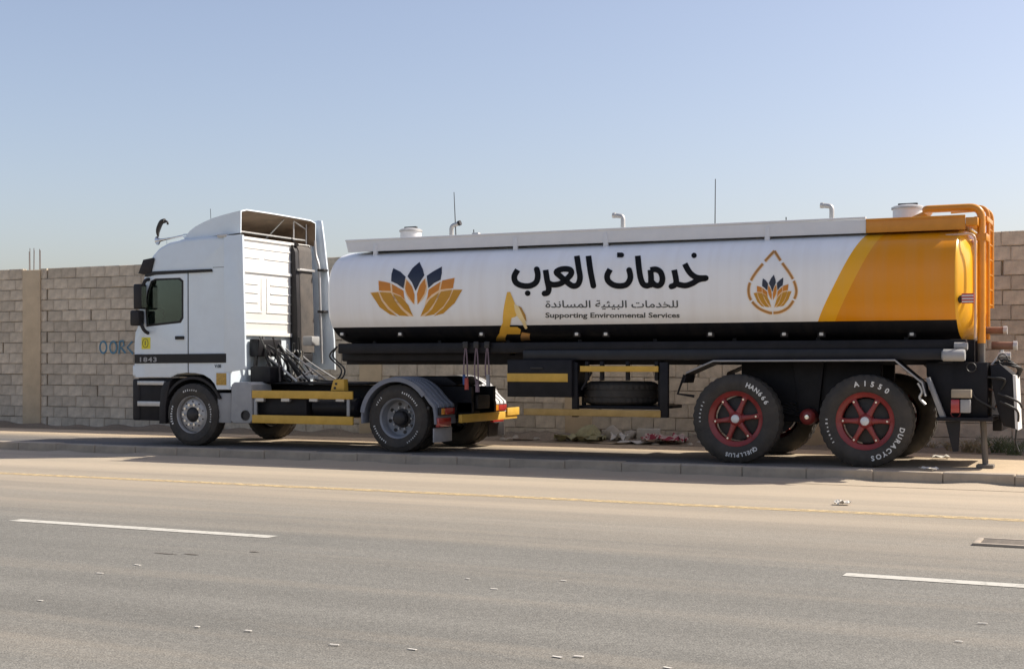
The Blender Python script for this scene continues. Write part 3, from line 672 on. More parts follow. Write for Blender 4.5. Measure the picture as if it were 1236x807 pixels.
# intake duct at the far rear corner of the cab
bm = nb(); D0_ = 20.38; x0, x1 = CABR + .03, CABR + .15
zz0, zz1 = PZ(365, 425, D0_), PZ(365, 294, D0_)
oc = [(x0, zz0), (x1 + .06, zz0), (x1 + .04, zz0 + .8), (x1, zz1 - .12), (x1 - .03, zz1 - .05), (x1 - .08, zz1 - .01), (x0 + .06, zz1), (x0, zz1 - .05)]
duct = obj('air_intake_duct', plate(oc, D0_ + .04, D0_ + .44, (), .05), mat('dusty_duct', (.045, .042, .042), .7, var=.2, dust=.18), tr)
obj('duct_shroud', plate([(x_ - .02, z_ - .03) for x_, z_ in oc], D0_ - .05, D0_ + .06, (), .03), M['plastic'], duct)
obj('duct_bellows', B(x0 + .02, x1 + .05, D0_ + .05, D0_ + .42, zz0 - .18, zz0, .03), M['plastic'], duct)
for z_ in (zz1 - .46,): obj('duct_clamp', B(x0 - .01, x1 + .055, D0_ - .012, D0_ + .47, z_ - .02, z_ + .02, .004), M['steel'], duct)
obj('stack_pipe', tube(nb(), round_corners([(CABR + .30, 20.93, zz0 - .2), (CABR + .24, 20.93, zz1 - .35), (CABR + .16, 20.93, zz1 - .15), (CABR + .15, 20.93, zz1 + .1)], .1), .022, 10), M['steel'], tr)
for py in (326, 376):
    z_ = PZ(385, py, 20.9); obj('pipe_bracket', B(CABR + .22, CABR + .36, 20.9, 21.04, z_ - .02, z_ + .02, .004), M['hub'], tr)
# drive-axle mudguards, tail lamps, rear bar
fx0 = PX(527, 18.6)
for far in (0, 1):
    ya, yb = (18.57, 19.22) if not far else (20.48, 21.13)
    fm = M['fender'] if not far else M['white_deck']
    pts = [(dx_ + .64 * math.cos(rad(a)), zdr + .64 * math.sin(rad(a))) for a in range(188, 28, -8)]
    pts += [(fx0 - .10, zdr + .29), (fx0 - .02, zdr + .22), (fx0, zdr + .10), (fx0 + .01, zdr - .08)]
    ins = [(x_ + (dx_ - x_) * .045, z_ + (zdr - z_) * .045) for x_, z_ in pts[:-4]] + [(fx0 - .13, zdr + .25), (fx0 - .06, zdr + .18), (fx0 - .04, zdr + .08), (fx0 - .03, zdr - .08)]
    outl = pts + ins[::-1]
    fd = obj('mudguard', plate(outl, ya, yb, (), .008), fm, tr)
    obj('mudguard_lip', plate([(x_ + (x_ - dx_) * .02, z_ + .004) for x_, z_ in pts[2:-4]] + [(x_ + (dx_ - x_) * .10, z_ + (zdr - z_) * .10) for x_, z_ in pts[2:-4]][::-1], (ya - .012) if not far else yb, ya if not far else yb + .012), fm, fd)
    for k in range(4): 
        y = ya + .1 + .15 * k; obj('mudguard_rib', tube(nb(), [(x_ + (x_ - dx_) * .012, y, z_ + .006) for x_, z_ in pts[10:-1]], .014, 6), fm, fd)
    if not far: c0 = Vector((fx0 - .13, 18.565, zdr + .17)); obj('lamp_hole', B(c0.x - .022, c0.x + .022, 18.562, 18.58, c0.z - .025, c0.z + .025, .004), M['hub'], fd)
    tl = obj('tail_lamp', B(fx0 + .005, fx0 + .07, ya + .05, yb - .08, zdr + .06, zdr + .18, .012), M['plastic'], tr)
    obj('lamp_lens', B(fx0 + .02, fx0 + .078, ya + .18, yb - .16, zdr + .07, zdr + .17, .008), M['redlens'], tl); obj('lamp_lens', B(fx0 + .02, fx0 + .078, ya + .06, ya + .17, zdr + .07, zdr + .17, .008), M['amber'], tl)
    obj('reflector_plate', B(fx0 - .01, fx0 + .05, ya + .02, ya + .42, zdr - .12, zdr + .02, .006), M['redlens'], tr)
    obj('mud_flap', B(fx0 - .05, fx0 - .03, ya, yb - .05, zdr - .36, zdr - .14, .004), M['grey'] if not far else M['plastic'], tr)
zb0 = PZ(548, 511, 18.7)
obj('rear_bar', B(XE - .04, XE + .02, 18.95, 21.0, zb0, zb0 + .13, .008), M['yellow'], tr)
obj('rear_bar_bracket', B(XE - .3, XE - .04, 19.42, 19.5, zb0, zb0 + .3), M['chassis'], tr); obj('rear_bar_bracket', B(XE - .3, XE - .04, 20.22, 20.3, zb0, zb0 + .3), M['chassis'], tr)
obj('number_plate_box', B(XE - .06, XE + .0, 19.55, 20.0, zb0 + .2, zb0 + .42, .02), M['plastic'], tr)
obj('bar_end_plate', B(XE + .02, XE + .05, 20.55, 21.02, zb0 + .06, zb0 + .19, .006), M['yellow'], tr)
fw = obj('fifth_wheel', plate([(dx_ - .45, 1.22), (dx_ - .35, 1.32), (dx_ + .45, 1.32), (dx_ + .65, 1.20), (dx_ + .6, 1.17), (dx_ - .40, 1.17)], 19.4, 20.35, (), .02), M['chassis'], tr)
obj('fifth_wheel_mount', plate([(dx_ - .4, .95), (dx_ - .22, 1.18), (dx_ + .35, 1.18), (dx_ + .5, .95)], 19.45, 20.25, (), .02), M['hub'], tr)
# ================================================================== TANK TRAILER
XA, XB = PX(398, 18.62), PX(1153, 18.62)                 # tank front and rear
YC, TA = 19.86, 1.25
NE = 3.0; zb_t = PZ(700, 414, 19.05)
TB = (PZ(600, 302.5, 18.98) - zb_t) / (1 + (1 - (.88 / 1.25) ** NE) ** (1 / NE)); zt_t = zb_t + 2 * TB; ZC = zb_t + TB
XM = (XA + XB) / 2
tk = empty('tank_trailer', (XM, YC, SW), 'white and orange tanker semitrailer with lotus logos and red spoked wheels', 'trailer')
def ty(z): return YC - TA * max(0.0, 1 - abs((z - ZC) / TB) ** NE) ** (1 / NE)
def S(px, py):                                            # a pixel on the near side of the tank
    D = 18.7
    for _ in range(40): z = PZ(px, py, D); D += .3 * (ty(min(max(z, zb_t + .05), zt_t - .05)) - D)
    return PX(px, D), z
zk = S(700, 391.5)[1]
xo0, xo1, xo2, xo3 = S(988, 389)[0], S(1040, 290)[0], S(1009, 389)[0], S(1063, 290)[0]
zo0, zo1 = S(988, 389)[1], S(1040, 290)[1]
tm = bpy.data.materials.new('tank_paint'); tm.use_nodes = True; t = tm.node_tree; b = t.nodes['Principled BSDF']; L = t.links.new
tc = nd(t, 'ShaderNodeTexCoord'); sp = nd(t, 'ShaderNodeSeparateXYZ'); L(tc.outputs['Object'], sp.inputs[0])
def mth(op, a, c, d=None):
    n = nd(t, 'ShaderNodeMath', operation=op)
    for i, s in enumerate((a, c, d)):
        if s is None: continue
        if isinstance(s, (int, float)): n.inputs[i].default_value = s
        else: L(s, n.inputs[i])
    return n.outputs[0]
sl_ = (xo1 - xo0) / (zo1 - zo0)
u = mth('MULTIPLY_ADD', sp.outputs[2], -sl_, sp.outputs[0])          # x measured along the slanted colour edge
e1 = mth('GREATER_THAN', u, xo0 - sl_ * (zo0 - ZC) - XM); e2 = mth('GREATER_THAN', u, xo2 - sl_ * (zo0 - ZC) - XM)
kb = mth('MULTIPLY', mth('LESS_THAN', sp.outputs[2], zk - ZC), mth('LESS_THAN', sp.outputs[0], XB - XM + .015))
def mixc(f, a, c):
    x = nd(t, 'ShaderNodeMixRGB'); L(f, x.inputs[0])
    for s, i in ((a, 1), (c, 2)):
        if isinstance(s, tuple): x.inputs[i].default_value = s + (1,)
        else: L(s, x.inputs[i])
    return x.outputs[0]
c = mixc(e1, (.88, .88, .87), (.84, .40, .006)); c = mixc(e2, c, (.74, .265, .0)); c = mixc(mth('GREATER_THAN', sp.outputs[0], XB - XM + .006), c, (.84, .42, .012)); c = mixc(kb, c, (.007, .008, .012))
mps = nd(t, 'ShaderNodeMapping'); mps.inputs['Scale'].default_value = (7, .5, .5); L(tc.outputs['Object'], mps.inputs['Vector'])
n = nd(t, 'ShaderNodeTexNoise'); n.inputs['Scale'].default_value = 1.2; n.inputs['Detail'].default_value = 8; L(mps.outputs[0], n.inputs['Vector'])
mr = nd(t, 'ShaderNodeMapRange'); mr.inputs[1].default_value = .4; mr.inputs[2].default_value = .8; mr.inputs[3].default_value = .0; mr.inputs[4].default_value = .13; L(n.outputs[0], mr.inputs[0])
x = nd(t, 'ShaderNodeMixRGB'); x.inputs[2].default_value = SAND + (1,); L(mth('MULTIPLY', mr.outputs[0], mth('MULTIPLY_ADD', kb, -.85, 1.0)), x.inputs[0]); L(c, x.inputs[1]); L(x.outputs[0], b.inputs['Base Color'])
L(mth('MULTIPLY_ADD', kb, .3, .3), b.inputs['Roughness']); L(mth('MULTIPLY_ADD', kb, -.15, .2), b.inputs['Coat Weight']); L(mth('MULTIPLY_ADD', kb, -.12, .32), b.inputs['Specular IOR Level']); b.inputs['Coat Roughness'].default_value = .07
mpn = nd(t, 'ShaderNodeMapping'); mpn.inputs['Scale'].default_value = (.8, 2.2, 2.2); L(tc.outputs['Object'], mpn.inputs['Vector'])
n2 = nd(t, 'ShaderNodeTexNoise'); n2.inputs['Scale'].default_value = .9; n2.inputs['Detail'].default_value = 2; L(mpn.outputs[0], n2.inputs['Vector'])
bp = nd(t, 'ShaderNodeBump'); bp.inputs['Distance'].default_value = .02; bp.inputs['Strength'].default_value = .35; L(n2.outputs[0], bp.inputs['Height']); L(bp.outputs[0], b.inputs['Normal']); L(bp.outputs[0], b.inputs['Coat Normal'])
# shell
NS = 112; bm = nb()
def ring(x, k):
    out = []
    for i in range(NS):
        a = 2 * math.pi * i / NS; ca, sa = math.cos(a), math.sin(a)
        out.append(bm.verts.new((x, YC + k * TA * math.copysign(abs(ca) ** (2 / NE), ca), ZC + k * TB * math.copysign(abs(sa) ** (2 / NE), sa))))
    return out
rends = [(.05, .175), (.5, .17), (.74, .16), (.80, .145), (.90, .085), (.97, .035), (.99, .016), (1, 0)]
ends = [(.12, .20), (.4, .18), (.7, .13), (.9, .075), (.955, .055), (.98, .035), (.994, .014), (1, 0)]
rg = [ring(XA - d, k) for k, d in ends]
nx = 24; rg += [ring(XA + (XB - XA) * i / nx, 1) for i in range(1, nx)] + [ring(XB + d, k) for k, d in reversed(rends)]
for i in range(len(rg) - 1):
    for k in range(NS): bm.faces.new((rg[i][k], rg[i][(k + 1) % NS], rg[i + 1][(k + 1) % NS], rg[i + 1][k]))
bm.faces.new(rg[0]); bm.faces.new(rg[-1])
tank = obj('tank', bm, tm, tk, at=(XM, YC, ZC) if False else None, sharp=24)
# decals: polygons given in photo pixels, laid on the curved side
def decal(name, polys, m, lift=.004, par=None, tri=None):
    bm = nb()
    for pl in polys:
        lp = [S(*p) for p in pl]; vs_ = [bm.verts.new((x, 0, z)) for x, z in lp]
        es = [bm.edges.new((vs_[i], vs_[(i + 1) % len(vs_)])) for i in range(len(vs_))]
        bmesh.ops.triangle_fill(bm, use_beauty=True, use_dissolve=False, edges=es)
    return wrap(name, bm, m, lift, par)
def wrap(name, bm, m, lift, par=None):
    z0 = min(v.co.z for v in bm.verts); z1 = max(v.co.z for v in bm.verts); z = z0 + .004
    while z < z1:
        bmesh.ops.bisect_plane(bm, geom=bm.verts[:] + bm.edges[:] + bm.faces[:], plane_co=(0, 0, z), plane_no=(0, 0, 1)); z += .03 if z > zk else .006
    for v in bm.verts:
        zz = v.co.z; sl2 = (ty(zz + .002) - ty(zz - .002)) / .004; k = 1 / math.sqrt(1 + sl2 * sl2); lf = lift - v.co.y
        v.co.y = ty(zz) - lf * k; v.co.z = zz + lf * k * sl2
    for f in bm.faces:
        f.normal_update()
        if f.normal.y > 0: f.normal_flip()
    o = obj(name, bm, m, par or tank, recalc=False); o.data.shade_flat(); return o
def Q(ax, ay, s, pts): return [(ax + x / s, ay + y / s) for x, y in pts]
def arcp(p, c, q, n=7):                                  # quadratic curve
    return [tuple((1 - t) ** 2 * p[i] + 2 * t * (1 - t) * c[i] + t * t * q[i] for i in (0, 1)) for t in [k / n for k in range(n + 1)]]
def petal(a, c1, b_, c2): return arcp(a, c1, b_)[:-1] + arcp(b_, c2, a)[:-1]
def lotus(fx, prefix, peach=True):
    """petals of the flower, drawn on a 1130 x 807 sheet; fx maps the sheet to photo pixels"""
    bases = [petal((135, 428), (430, 370), (560, 660), (250, 650)), petal((1037, 398), (760, 360), (625, 660), (900, 640)),
             petal((215, 310), (470, 330), (490, 560), (200, 470)), petal((962, 282), (700, 320), (665, 560), (960, 460)),
             petal((480, 290), (580, 360), (570, 545), (440, 460)), petal((675, 285), (575, 360), (595, 545), (735, 440))]
    if peach: decal(prefix + '_outline', [[fx(*p) for p in q] for q in bases], M['peach'], .003)
    gold = [[(145, 432), (215, 425), (250, 510), (310, 590), (405, 657), (330, 640), (230, 570)],
            [(228, 422), (340, 430), (380, 510), (440, 590), (515, 657), (420, 650), (330, 580), (265, 500)],
            [(358, 438), (440, 470), (510, 550), (555, 655), (470, 590), (410, 520)],
            [(1033, 402), (948, 402), (905, 500), (850, 580), (755, 655), (850, 630), (960, 530)],
            [(935, 402), (825, 418), (790, 500), (740, 590), (668, 657), (760, 640), (850, 560), (910, 470)],
            [(808, 425), (720, 490), (670, 560), (628, 655), (700, 610), (760, 530)]]
    org = [[(222, 316), (330, 336), (338, 412), (222, 410)], [(350, 345), (462, 410), (470, 495), (430, 455), (355, 425)],
           [(958, 288), (840, 310), (822, 400), (880, 390), (945, 385)], [(822, 322), (705, 400), (692, 495), (735, 450), (805, 405)],
           [(492, 308), (545, 370), (570, 450), (562, 540), (500, 450), (478, 390)], [(668, 295), (620, 360), (592, 440), (602, 540), (665, 440), (682, 370)]]
    nav = [[(362, 192), (430, 225), (482, 275), (470, 340), (462, 388), (400, 345), (342, 318), (345, 250)],
           [(618, 132), (650, 200), (665, 260), (620, 330), (580, 412), (545, 330), (500, 270), (550, 190)],
           [(837, 176), (755, 220), (688, 265), (695, 330), (705, 385), (760, 335), (822, 305), (835, 240)]]
    for nm, g, m in (('amber_petals', gold, M['goldv']), ('orange_petals', org, M['orgv']), ('navy_petals', nav, M['navy'])):
        for q in g: decal('petal', [[fx(*p) for p in q]], m, .0055)
lotus(lambda x, y: (430 + x / 8.07, 300 + y / 8.07), 'flower')
lotus(lambda x, y: (890 + (345 + (x - 590) * .415) / 8.07, 290 + (335 + (y - 132) * .60) / 8.07), 'small_flower', True)
# drop outline round the small flower, in dashes
dz = [(362, 105), (270, 205), (170, 330), (118, 430), (112, 520), (140, 590), (210, 660), (300, 700), (345, 705), (420, 695), (500, 650), (555, 570), (575, 500), (560, 420), (515, 330), (430, 210), (362, 105)]
dd = smooth_path([Vector((a, b_, 0)) for a, b_ in dz], 10)
def dash(i0, i1, wd):
    out = []; inn = []
    for i in range(i0, i1 + 1):
        a = dd[max(i - 1, 0)]; c_ = dd[min(i + 1, len(dd) - 1)]; tt = (c_ - a).normalized(); nn = Vector((-tt.y, tt.x, 0)) * wd
        p = dd[i] + nn; q = dd[i] - nn; out.append((890 + p.x / 8.07, 290 + p.y / 8.07)); inn.append((890 + q.x / 8.07, 290 + q.y / 8.07))
    return out + inn[::-1]
for i0, i1 in ((0, 10), (12, 26), (28, 49), (51, 79), (81, 108), (110, 133), (135, 149), (151, 160)):
    if i1 <= len(dd) - 1: decal('drop_outline', [dash(i0, i1, 17)], M['peach'], .003); decal('drop_outline', [dash(i0, i1, 10)], mat('bronze_vinyl', (.42, .19, .04), .35), .0055)
# big brush lettering
def stroke(bm, pts, wpx, lift):
    pts = smooth_path([Vector((x, y, 0)) for x, y in pts], 8) if len(pts) > 1 else [Vector((pts[0][0], pts[0][1], 0))]
    n = len(pts); Lr, Rr = [], []
    def vert(p): x, z = S(p.x, p.y); return bm.verts.new((x, -lift, z))
    for i, p in enumerate(pts):
        if n > 1:
            tt = (pts[min(i + 1, n - 1)] - pts[max(i - 1, 0)]).normalized(); nn = Vector((-tt.y, tt.x, 0)) * wpx
            Lr.append(vert(p + nn)); Rr.append(vert(p - nn))
    for i in range(n - 1): bm.faces.new((Lr[i], Lr[i + 1], Rr[i + 1], Rr[i]))
    for e_, sg in (((pts[0]), -1), (pts[-1], 1)):
        if n > 1: tt = (pts[1] - pts[0]).normalized() if sg < 0 else (pts[-1] - pts[-2]).normalized()
        else: tt = Vector((sg, 0, 0))
        a0 = math.atan2(tt.y, tt.x); vs_ = [vert(e_ + Vector((math.cos(a0 + k * math.pi / 8), math.sin(a0 + k * math.pi / 8), 0)) * wpx) for k in range(-4, 5)]
        bm.faces.new(vs_)
def word(name, strokes, ax, ay, s, wd):
    bm = nb()
    for i, st in enumerate(strokes):
        if isinstance(st, dict): stroke(bm, Q(ax, ay, s, st['p']), st['w'] / s, i * .0004)
        else: stroke(bm, Q(ax, ay, s, st), wd / s, i * .0004)
    wrap(name, bm, M['letter'], .004)
word('large_lettering', [dict(p=[(864, 135)], w=24), [(782, 208), (812, 265), (850, 308), (900, 332), (968, 334)], [(968, 336), (905, 348), (850, 380), (790, 400), (730, 392)],
    [(688, 262), (702, 330), (706, 372), (690, 398), (664, 408)], [(366, 138), (376, 240), (390, 330), (412, 385), (445, 402), (478, 392)], [(478, 262), (484, 330), (482, 394)],
    [(478, 264), (525, 258), (565, 280), (584, 330), (578, 375), (552, 400), (516, 394), (492, 370)], [(122, 258), (96, 310), (104, 358), (150, 394), (210, 404), (265, 392), (296, 350), (300, 305), (290, 265)],
    dict(p=[(184, 132), (224, 132)], w=21)], 720, 290, 7.333, 25.5)
word('large_lettering', [[(685, 117), (700, 230), (722, 340)], [(598, 117), (612, 210), (622, 280), (606, 330), (570, 342), (530, 318), (478, 272), (445, 238), (490, 216), (545, 220), (556, 250), (520, 292), (470, 326), (415, 332), (385, 318)],
    [(364, 222), (376, 300), (388, 360), (378, 392), (356, 398)], [(155, 222), (130, 270), (142, 316), (190, 340), (250, 340), (294, 312), (306, 262), (298, 218)], dict(p=[(230, 396)], w=21)], 600, 290, 6.207, 21.5)
# small lines of text
def text_line(name, body, px0, px1, pyb, pyt, cap, m, thick=0, lift=.004):
    v, f = flat_text(body, 1.0, thick); x0 = min(p[0] for p in v); x1 = max(p[0] for p in v); bm = nb(); vv = []
    for tx_, ty_ in v:
        px = px0 + (px1 - px0) * (tx_ - x0) / (x1 - x0); x_, z_ = S(px, pyb + (pyt - pyb) * ty_ / cap); vv.append(bm.verts.new((x_, 0, z_)))
    for q in f:
        try: bm.faces.new([vv[i] for i in q])
        except ValueError: pass
    wrap(name, bm, m, lift)
ar = "\uFEDF\uFEE0\uFEA8\uFEAA\uFEE3\uFE8E\uFE95 \uFE8D\uFEDF\uFE92\uFEF4\uFE8C\uFEF4\uFE94 \uFE8D\uFEDF\uFEE4\uFEB4\uFE8E\uFEE7\uFEAA\uFE93"[::-1]
text_line('small_lettering', ar, 658.5, 818.5, 371, 362.5, .72, M['greyletter'], .012)
text_line('small_lettering', 'Supporting Environmental Services', 658.5, 820.5, 383, 377.3, .69, M['greyletter'], .022)
# gold letter-A emblem
fa = lambda pts: [(595 + x / 12.42, 350 + y / 12.42) for x, y in pts]
decal('gold_emblem', [fa([(215, 30), (262, 28), (345, 230), (430, 330), (330, 400), (280, 415), (265, 500), (255, 545), (215, 650), (190, 752), (48, 752), (100, 640), (150, 480)])], M['gold'], .0075)
decal('gold_emblem', [fa([(228, 545), (380, 545), (425, 575), (410, 655), (205, 655)])], M['gold'], .0065)
decal('gold_emblem', [fa([(318, 205), (400, 250), (470, 380), (520, 560), (490, 590), (440, 480), (360, 380), (330, 300)])], M['goldlt'], .0085)
decal('gold_emblem', [fa([(385, 235), (430, 260), (490, 370), (508, 470), (470, 420), (430, 330)])], mat('dark_gold_vinyl', (.45, .24, .04), .35), .0095)
decal('gold_emblem', [fa([(438, 625), (560, 645), (565, 745), (425, 755)])], mat('copper_vinyl', (.62, .33, .10), .35), .0075)
decal('gold_emblem', [fa([(255, 520), (385, 520), (470, 565), (520, 590), (500, 615), (430, 590), (370, 545), (255, 545)])], M['letter'], .0105)
# walkway boards along the top
DF = 18.98
def fascia(px0, px1, m):
    q = [(PX(px0, DF), PZ(px0, 290.0 - (px0 - 417) * .0402, DF)), (PX(px1, DF), PZ(px1, 290.0 - (px1 - 417) * .0402, DF)),
         (PX(px1, DF), PZ(px1, 304.5 - (px1 - 417) * .0372, DF)), (PX(px0, DF) + (.05 if px0 < 420 else 0), PZ(px0, 304.5 - (px0 - 417) * .0372, DF))]
    for y in (DF, 2 * YC - DF - .03):
        o = obj('walkway_side_board', plate(q, y, y + .03, (), .004), m, tk)
        z_ = max(a[1] for a in q); obj('board_top_rail', B(q[0][0], q[1][0], y - .012, y + .05, z_ - .022, z_ + .006, .005), m, o)
fascia(417, 1045, M['white_deck']); fascia(1045.3, 1165, M['orange'])
zd = PZ(417, 300, DF)
obj('walkway_deck', B(PX(421, DF) + .05, PX(1164, DF), DF + .03, 2 * YC - DF - .03, zd - .02, zd, 0), M['steel'], tk)
for p_ in (453, 622, 731, 926):
    x_ = PX(p_, DF); obj('board_post', B(x_ - .035, x_ + .035, DF - .012, DF + .04, zt_t - .13, zd + .06, .004), M['white_deck'], tk)
# hatches, vents, aerials
def hatch(px, py0, py1, wpx, D, m):
    x_, _, z0 = P(px, py1, D); z1 = PZ(px, py0, D); r = wpx / 2 / 85; h = obj('manhole', (lambda b_: (bmesh.ops.rotate(b_, verts=b_.verts[:], cent=(0, 0, 0), matrix=Matrix.Rotation(-math.pi / 2, 3, 'X')), bmesh.ops.translate(b_, verts=b_.verts[:], vec=(x_, D, zd - .01)), b_)[2])(lathe(nb(), [(r * .93, 0), (r * .93, -(z1 - zd) + .03)], 32)), m, tk)
    f2 = lambda b_: (bmesh.ops.rotate(b_, verts=b_.verts[:], cent=(0, 0, 0), matrix=Matrix.Rotation(math.pi / 2, 3, 'X')), bmesh.ops.translate(b_, verts=b_.verts[:], vec=(x_, D, z1 - .055)), b_)[2]
    obj('manhole_lid', f2(lathe(nb(), [(r * .9, -.012), (r * 1.02, -.012), (r * 1.02, .015), (r * .85, .035), (r * .5, .05), (.0, .055)], 32)), M['steel'], h)
    obj('lid_clamp', B(x_ - r * .6, x_ + r * .6, D - .03, D + .03, z1 - .01, z1 + .02, .008), M['hub'], h)
hatch(496, 275, 290, 32, 19.75, M['white_deck']); hatch(1096, 247, 264, 38, 19.75, M['white_deck'])
def vent(px, py0, tipx, tipy, D=19.3, cap=None):
    a = P(px, 290, D); a.z = zd; c_ = P(px, py0, D); e_ = P(tipx, tipy, D)
    o = obj('vent_pipe', tube(nb(), round_corners([a, c_, e_], .05), .035, 12), M['steel'], tk)
    dv = (e_ - c_).normalized(); obj('vent_cap', tube(nb(), [e_ - dv * .01, e_ + dv * .03], .042, 12), M['hub'] if cap else M['steel'], o)
vent(545, 273, 554, 269.5, cap=1); vent(752, 261, 742, 260); vent(1004, 249, 993, 248)
obj('aerial', tube(nb(), [P(550.5, 290, 19.3), P(548, 232, 19.3)], [.010, .006], 6), M['hub'], tk)
obj('aerial', tube(nb(), [P(863, 276, 19.3), P(863.5, 216, 19.3)], [.008, .006], 6), M['hub'], tk)
for p_, q_ in ((575, 281), (952, 266)): obj('top_fitting', B(PX(p_ - 4, 19.3), PX(p_ + 4, 19.3), 19.25, 19.35, zd, PZ(p_, q_, 19.3), .01), M['steel'], tk); obj('fitting_pin', tube(nb(), [P(p_ - 3, q_ + 4, 19.3), P(p_ - 3.2, q_ - 4, 19.3)], .008, 5), M['hub'], tk)
# marker lamps on the black underside
for p_ in (414, 484, 582, 697, 732, 858, 947, 992, 1101):
    x_, z_ = S(p_, 403); y = ty(z_)
    o = obj('marker_lamp', B(x_ - .055, x_ + .055, y - .03, y + .03, z_ - .045, z_ + .045, .01), M['plastic'], tk)
    obj('lamp_lens', B(x_ - .028, x_ + .028, y - .045, y - .02, z_ - .024, z_ + .024, .01), M['clear'], o)
# frame
zr0, zr1 = PZ(700, 436, 18.8), PZ(700, 412, 18.8)
for y0, y1 in ((18.82, 18.96), (20.76, 20.9)):
    o = obj('side_sill', B(PX(407, 18.8), PX(1166, 18.8), y0, y1, (zr0 + zr1) / 2 - .02, zr1 - .005, .015), M['chassis'], tk)
    obj('sill_ledge', B(PX(632, 18.8), PX(1150, 18.8), y0 - .05, y0 + .1, zr0 + .02, zr0 + .17, .012), M['black'], o)
for y0 in (19.3, 20.32):
    obj('frame_beam', B(PX(412, 19.3) + .1, -2.2, y0, y0 + .1, zr0 - .05, zb_t + .02, .01), M['chassis'], tk)
obj('front_skid_plate', B(PX(412, 19.0), PX(560, 19.0), 19.0, 20.7, zr0 + .0, zr0 + .16, .03), M['chassis'], tk)
for k in range(9): x_ = XA + .6 + k * 1.05; obj('frame_cross_member', B(x_, x_ + .12, 19.4, 20.32, zr0, zr0 + .16), M['chassis'], tk)
for k in range(8): x_ = XA + .5 + k * 1.2; obj('tank_saddle', B(x_, x_ + .06, 19.12, 20.6, zr1 - .2, zb_t + .06), M['chassis'], tk)
# landing-leg brackets, tool box, spare wheel, side guard
tb = obj('tool_box', pbox(612, 690, 434, 479, 18.66, 19.2, .015), M['chassis'], tk)
obj('reflective_strip', pbox(612, 685, 450.5, 460.5, 18.648, 18.67, .002), M['yellow'], tb); obj('box_latch', pbox(640, 655, 443, 445, 18.64, 18.67, .002), M['hub'], tb)
ft = M['yellow']
obj('side_guard_bar', pbox(700, 794, 441.5, 448.5, 18.66, 18.70, .005), ft, tk); lo_ = obj('side_guard_bar', pbox(632, 797, 494, 502, 18.66, 18.70, .005), mat('dusty_yellow_bar', (.42, .25, .05), .7, var=.2, dust=.35), tk)
obj('side_guard_post', pbox(796, 806, 437, 504, 18.68, 18.76, .008), M['chassis'], tk); obj('side_guard_post', pbox(690, 697, 437, 503, 18.72, 18.8, .008), M['chassis'], tk)
for p_ in (708, 726, 757, 792): obj('guard_bracket', pbox(p_ - 2, p_ + 2, 436, 459, 18.72, 18.78, .003), M['chassis'], tk)
obj('guard_brace', tube(nb(), [P(714, 449, 18.75), P(702, 470, 18.75)], .02, 6), M['chassis'], tk)
cs = P(750, 474, 19.35); bm = tyre_bm(.56, .30, .33, .01)
bmesh.ops.rotate(bm, verts=bm.verts[:], cent=(0, 0, 0), matrix=Matrix.Rotation(math.pi / 2, 3, 'X')); zc_ = (min(v.co.z for v in bm.verts) + max(v.co.z for v in bm.verts)) / 2; bmesh.ops.translate(bm, verts=bm.verts[:], vec=(0, 0, -zc_))
bmesh.ops.translate(bm, verts=bm.verts[:], vec=cs)
spw = obj('spare_tyre', bm, M['rubber'], tk)
zs0 = min((spw.matrix_basis @ v.co).z + WL[tk.name].z for v in spw.data.vertices)
obj('spare_carrier', B(PX(700, 19.0), PX(800, 19.0), 18.85, 19.9, zs0 - .05, zs0 - .005, .006), M['chassis'], tk)
for p_ in (704, 796):
    obj('carrier_hanger', pbox(p_ - 2, p_ + 2, 436, 490, 19.2, 19.26, .004), M['chassis'], tk)
# chained straps hanging by the coupling
for i, (p_, q_) in enumerate(((562, 470), (575, 473), (588, 466))):
    bm = nb(); d = 18.78
    for k in (-1, 1): tube(bm, smooth_path([P(p_, 414, d), P(p_ + k * 1.6, 432, d), P(p_ + k * 2.2, 450, d), P(p_ + k * 1.2 + 1, q_ - 10, d)], 5), .012, 6)
    s_ = obj('strap', bm, M['strap'], tk); obj('strap_hook', box(nb(), PX(p_ - 3, d), PX(p_ + 3, d), d - .02, d + .02, PZ(p_, 420, d), PZ(p_, 412, d), .008), M['hub'], s_)
    bm = nb(); tube(bm, [P(p_ + 1, q_ - 14, d), P(p_ + 1.4, q_, d)], [.03, .035], 8); obj('strap_end', bm, (M['redend'], M['strap'], M['grey'])[i], s_)
    if i == 0: obj('strap_end', tube(nb(), [P(p_ - 2, q_ - 18, d), P(p_ - 1.5, q_ - 6, d)], .025, 8), M['blueend'], s_)
for p_, q_ in ((392, 440), (396, 436)):
    obj('air_hose', tube(nb(), smooth_path([P(407, 418, 19.5), P(p_ + 6, 430, 19.5), P(p_ + 20, 446, 19.4), P(p_ + 12, 459, 19.2), P(380, 458, 19.6)], 8), .014, 7), M['cable'], tk)
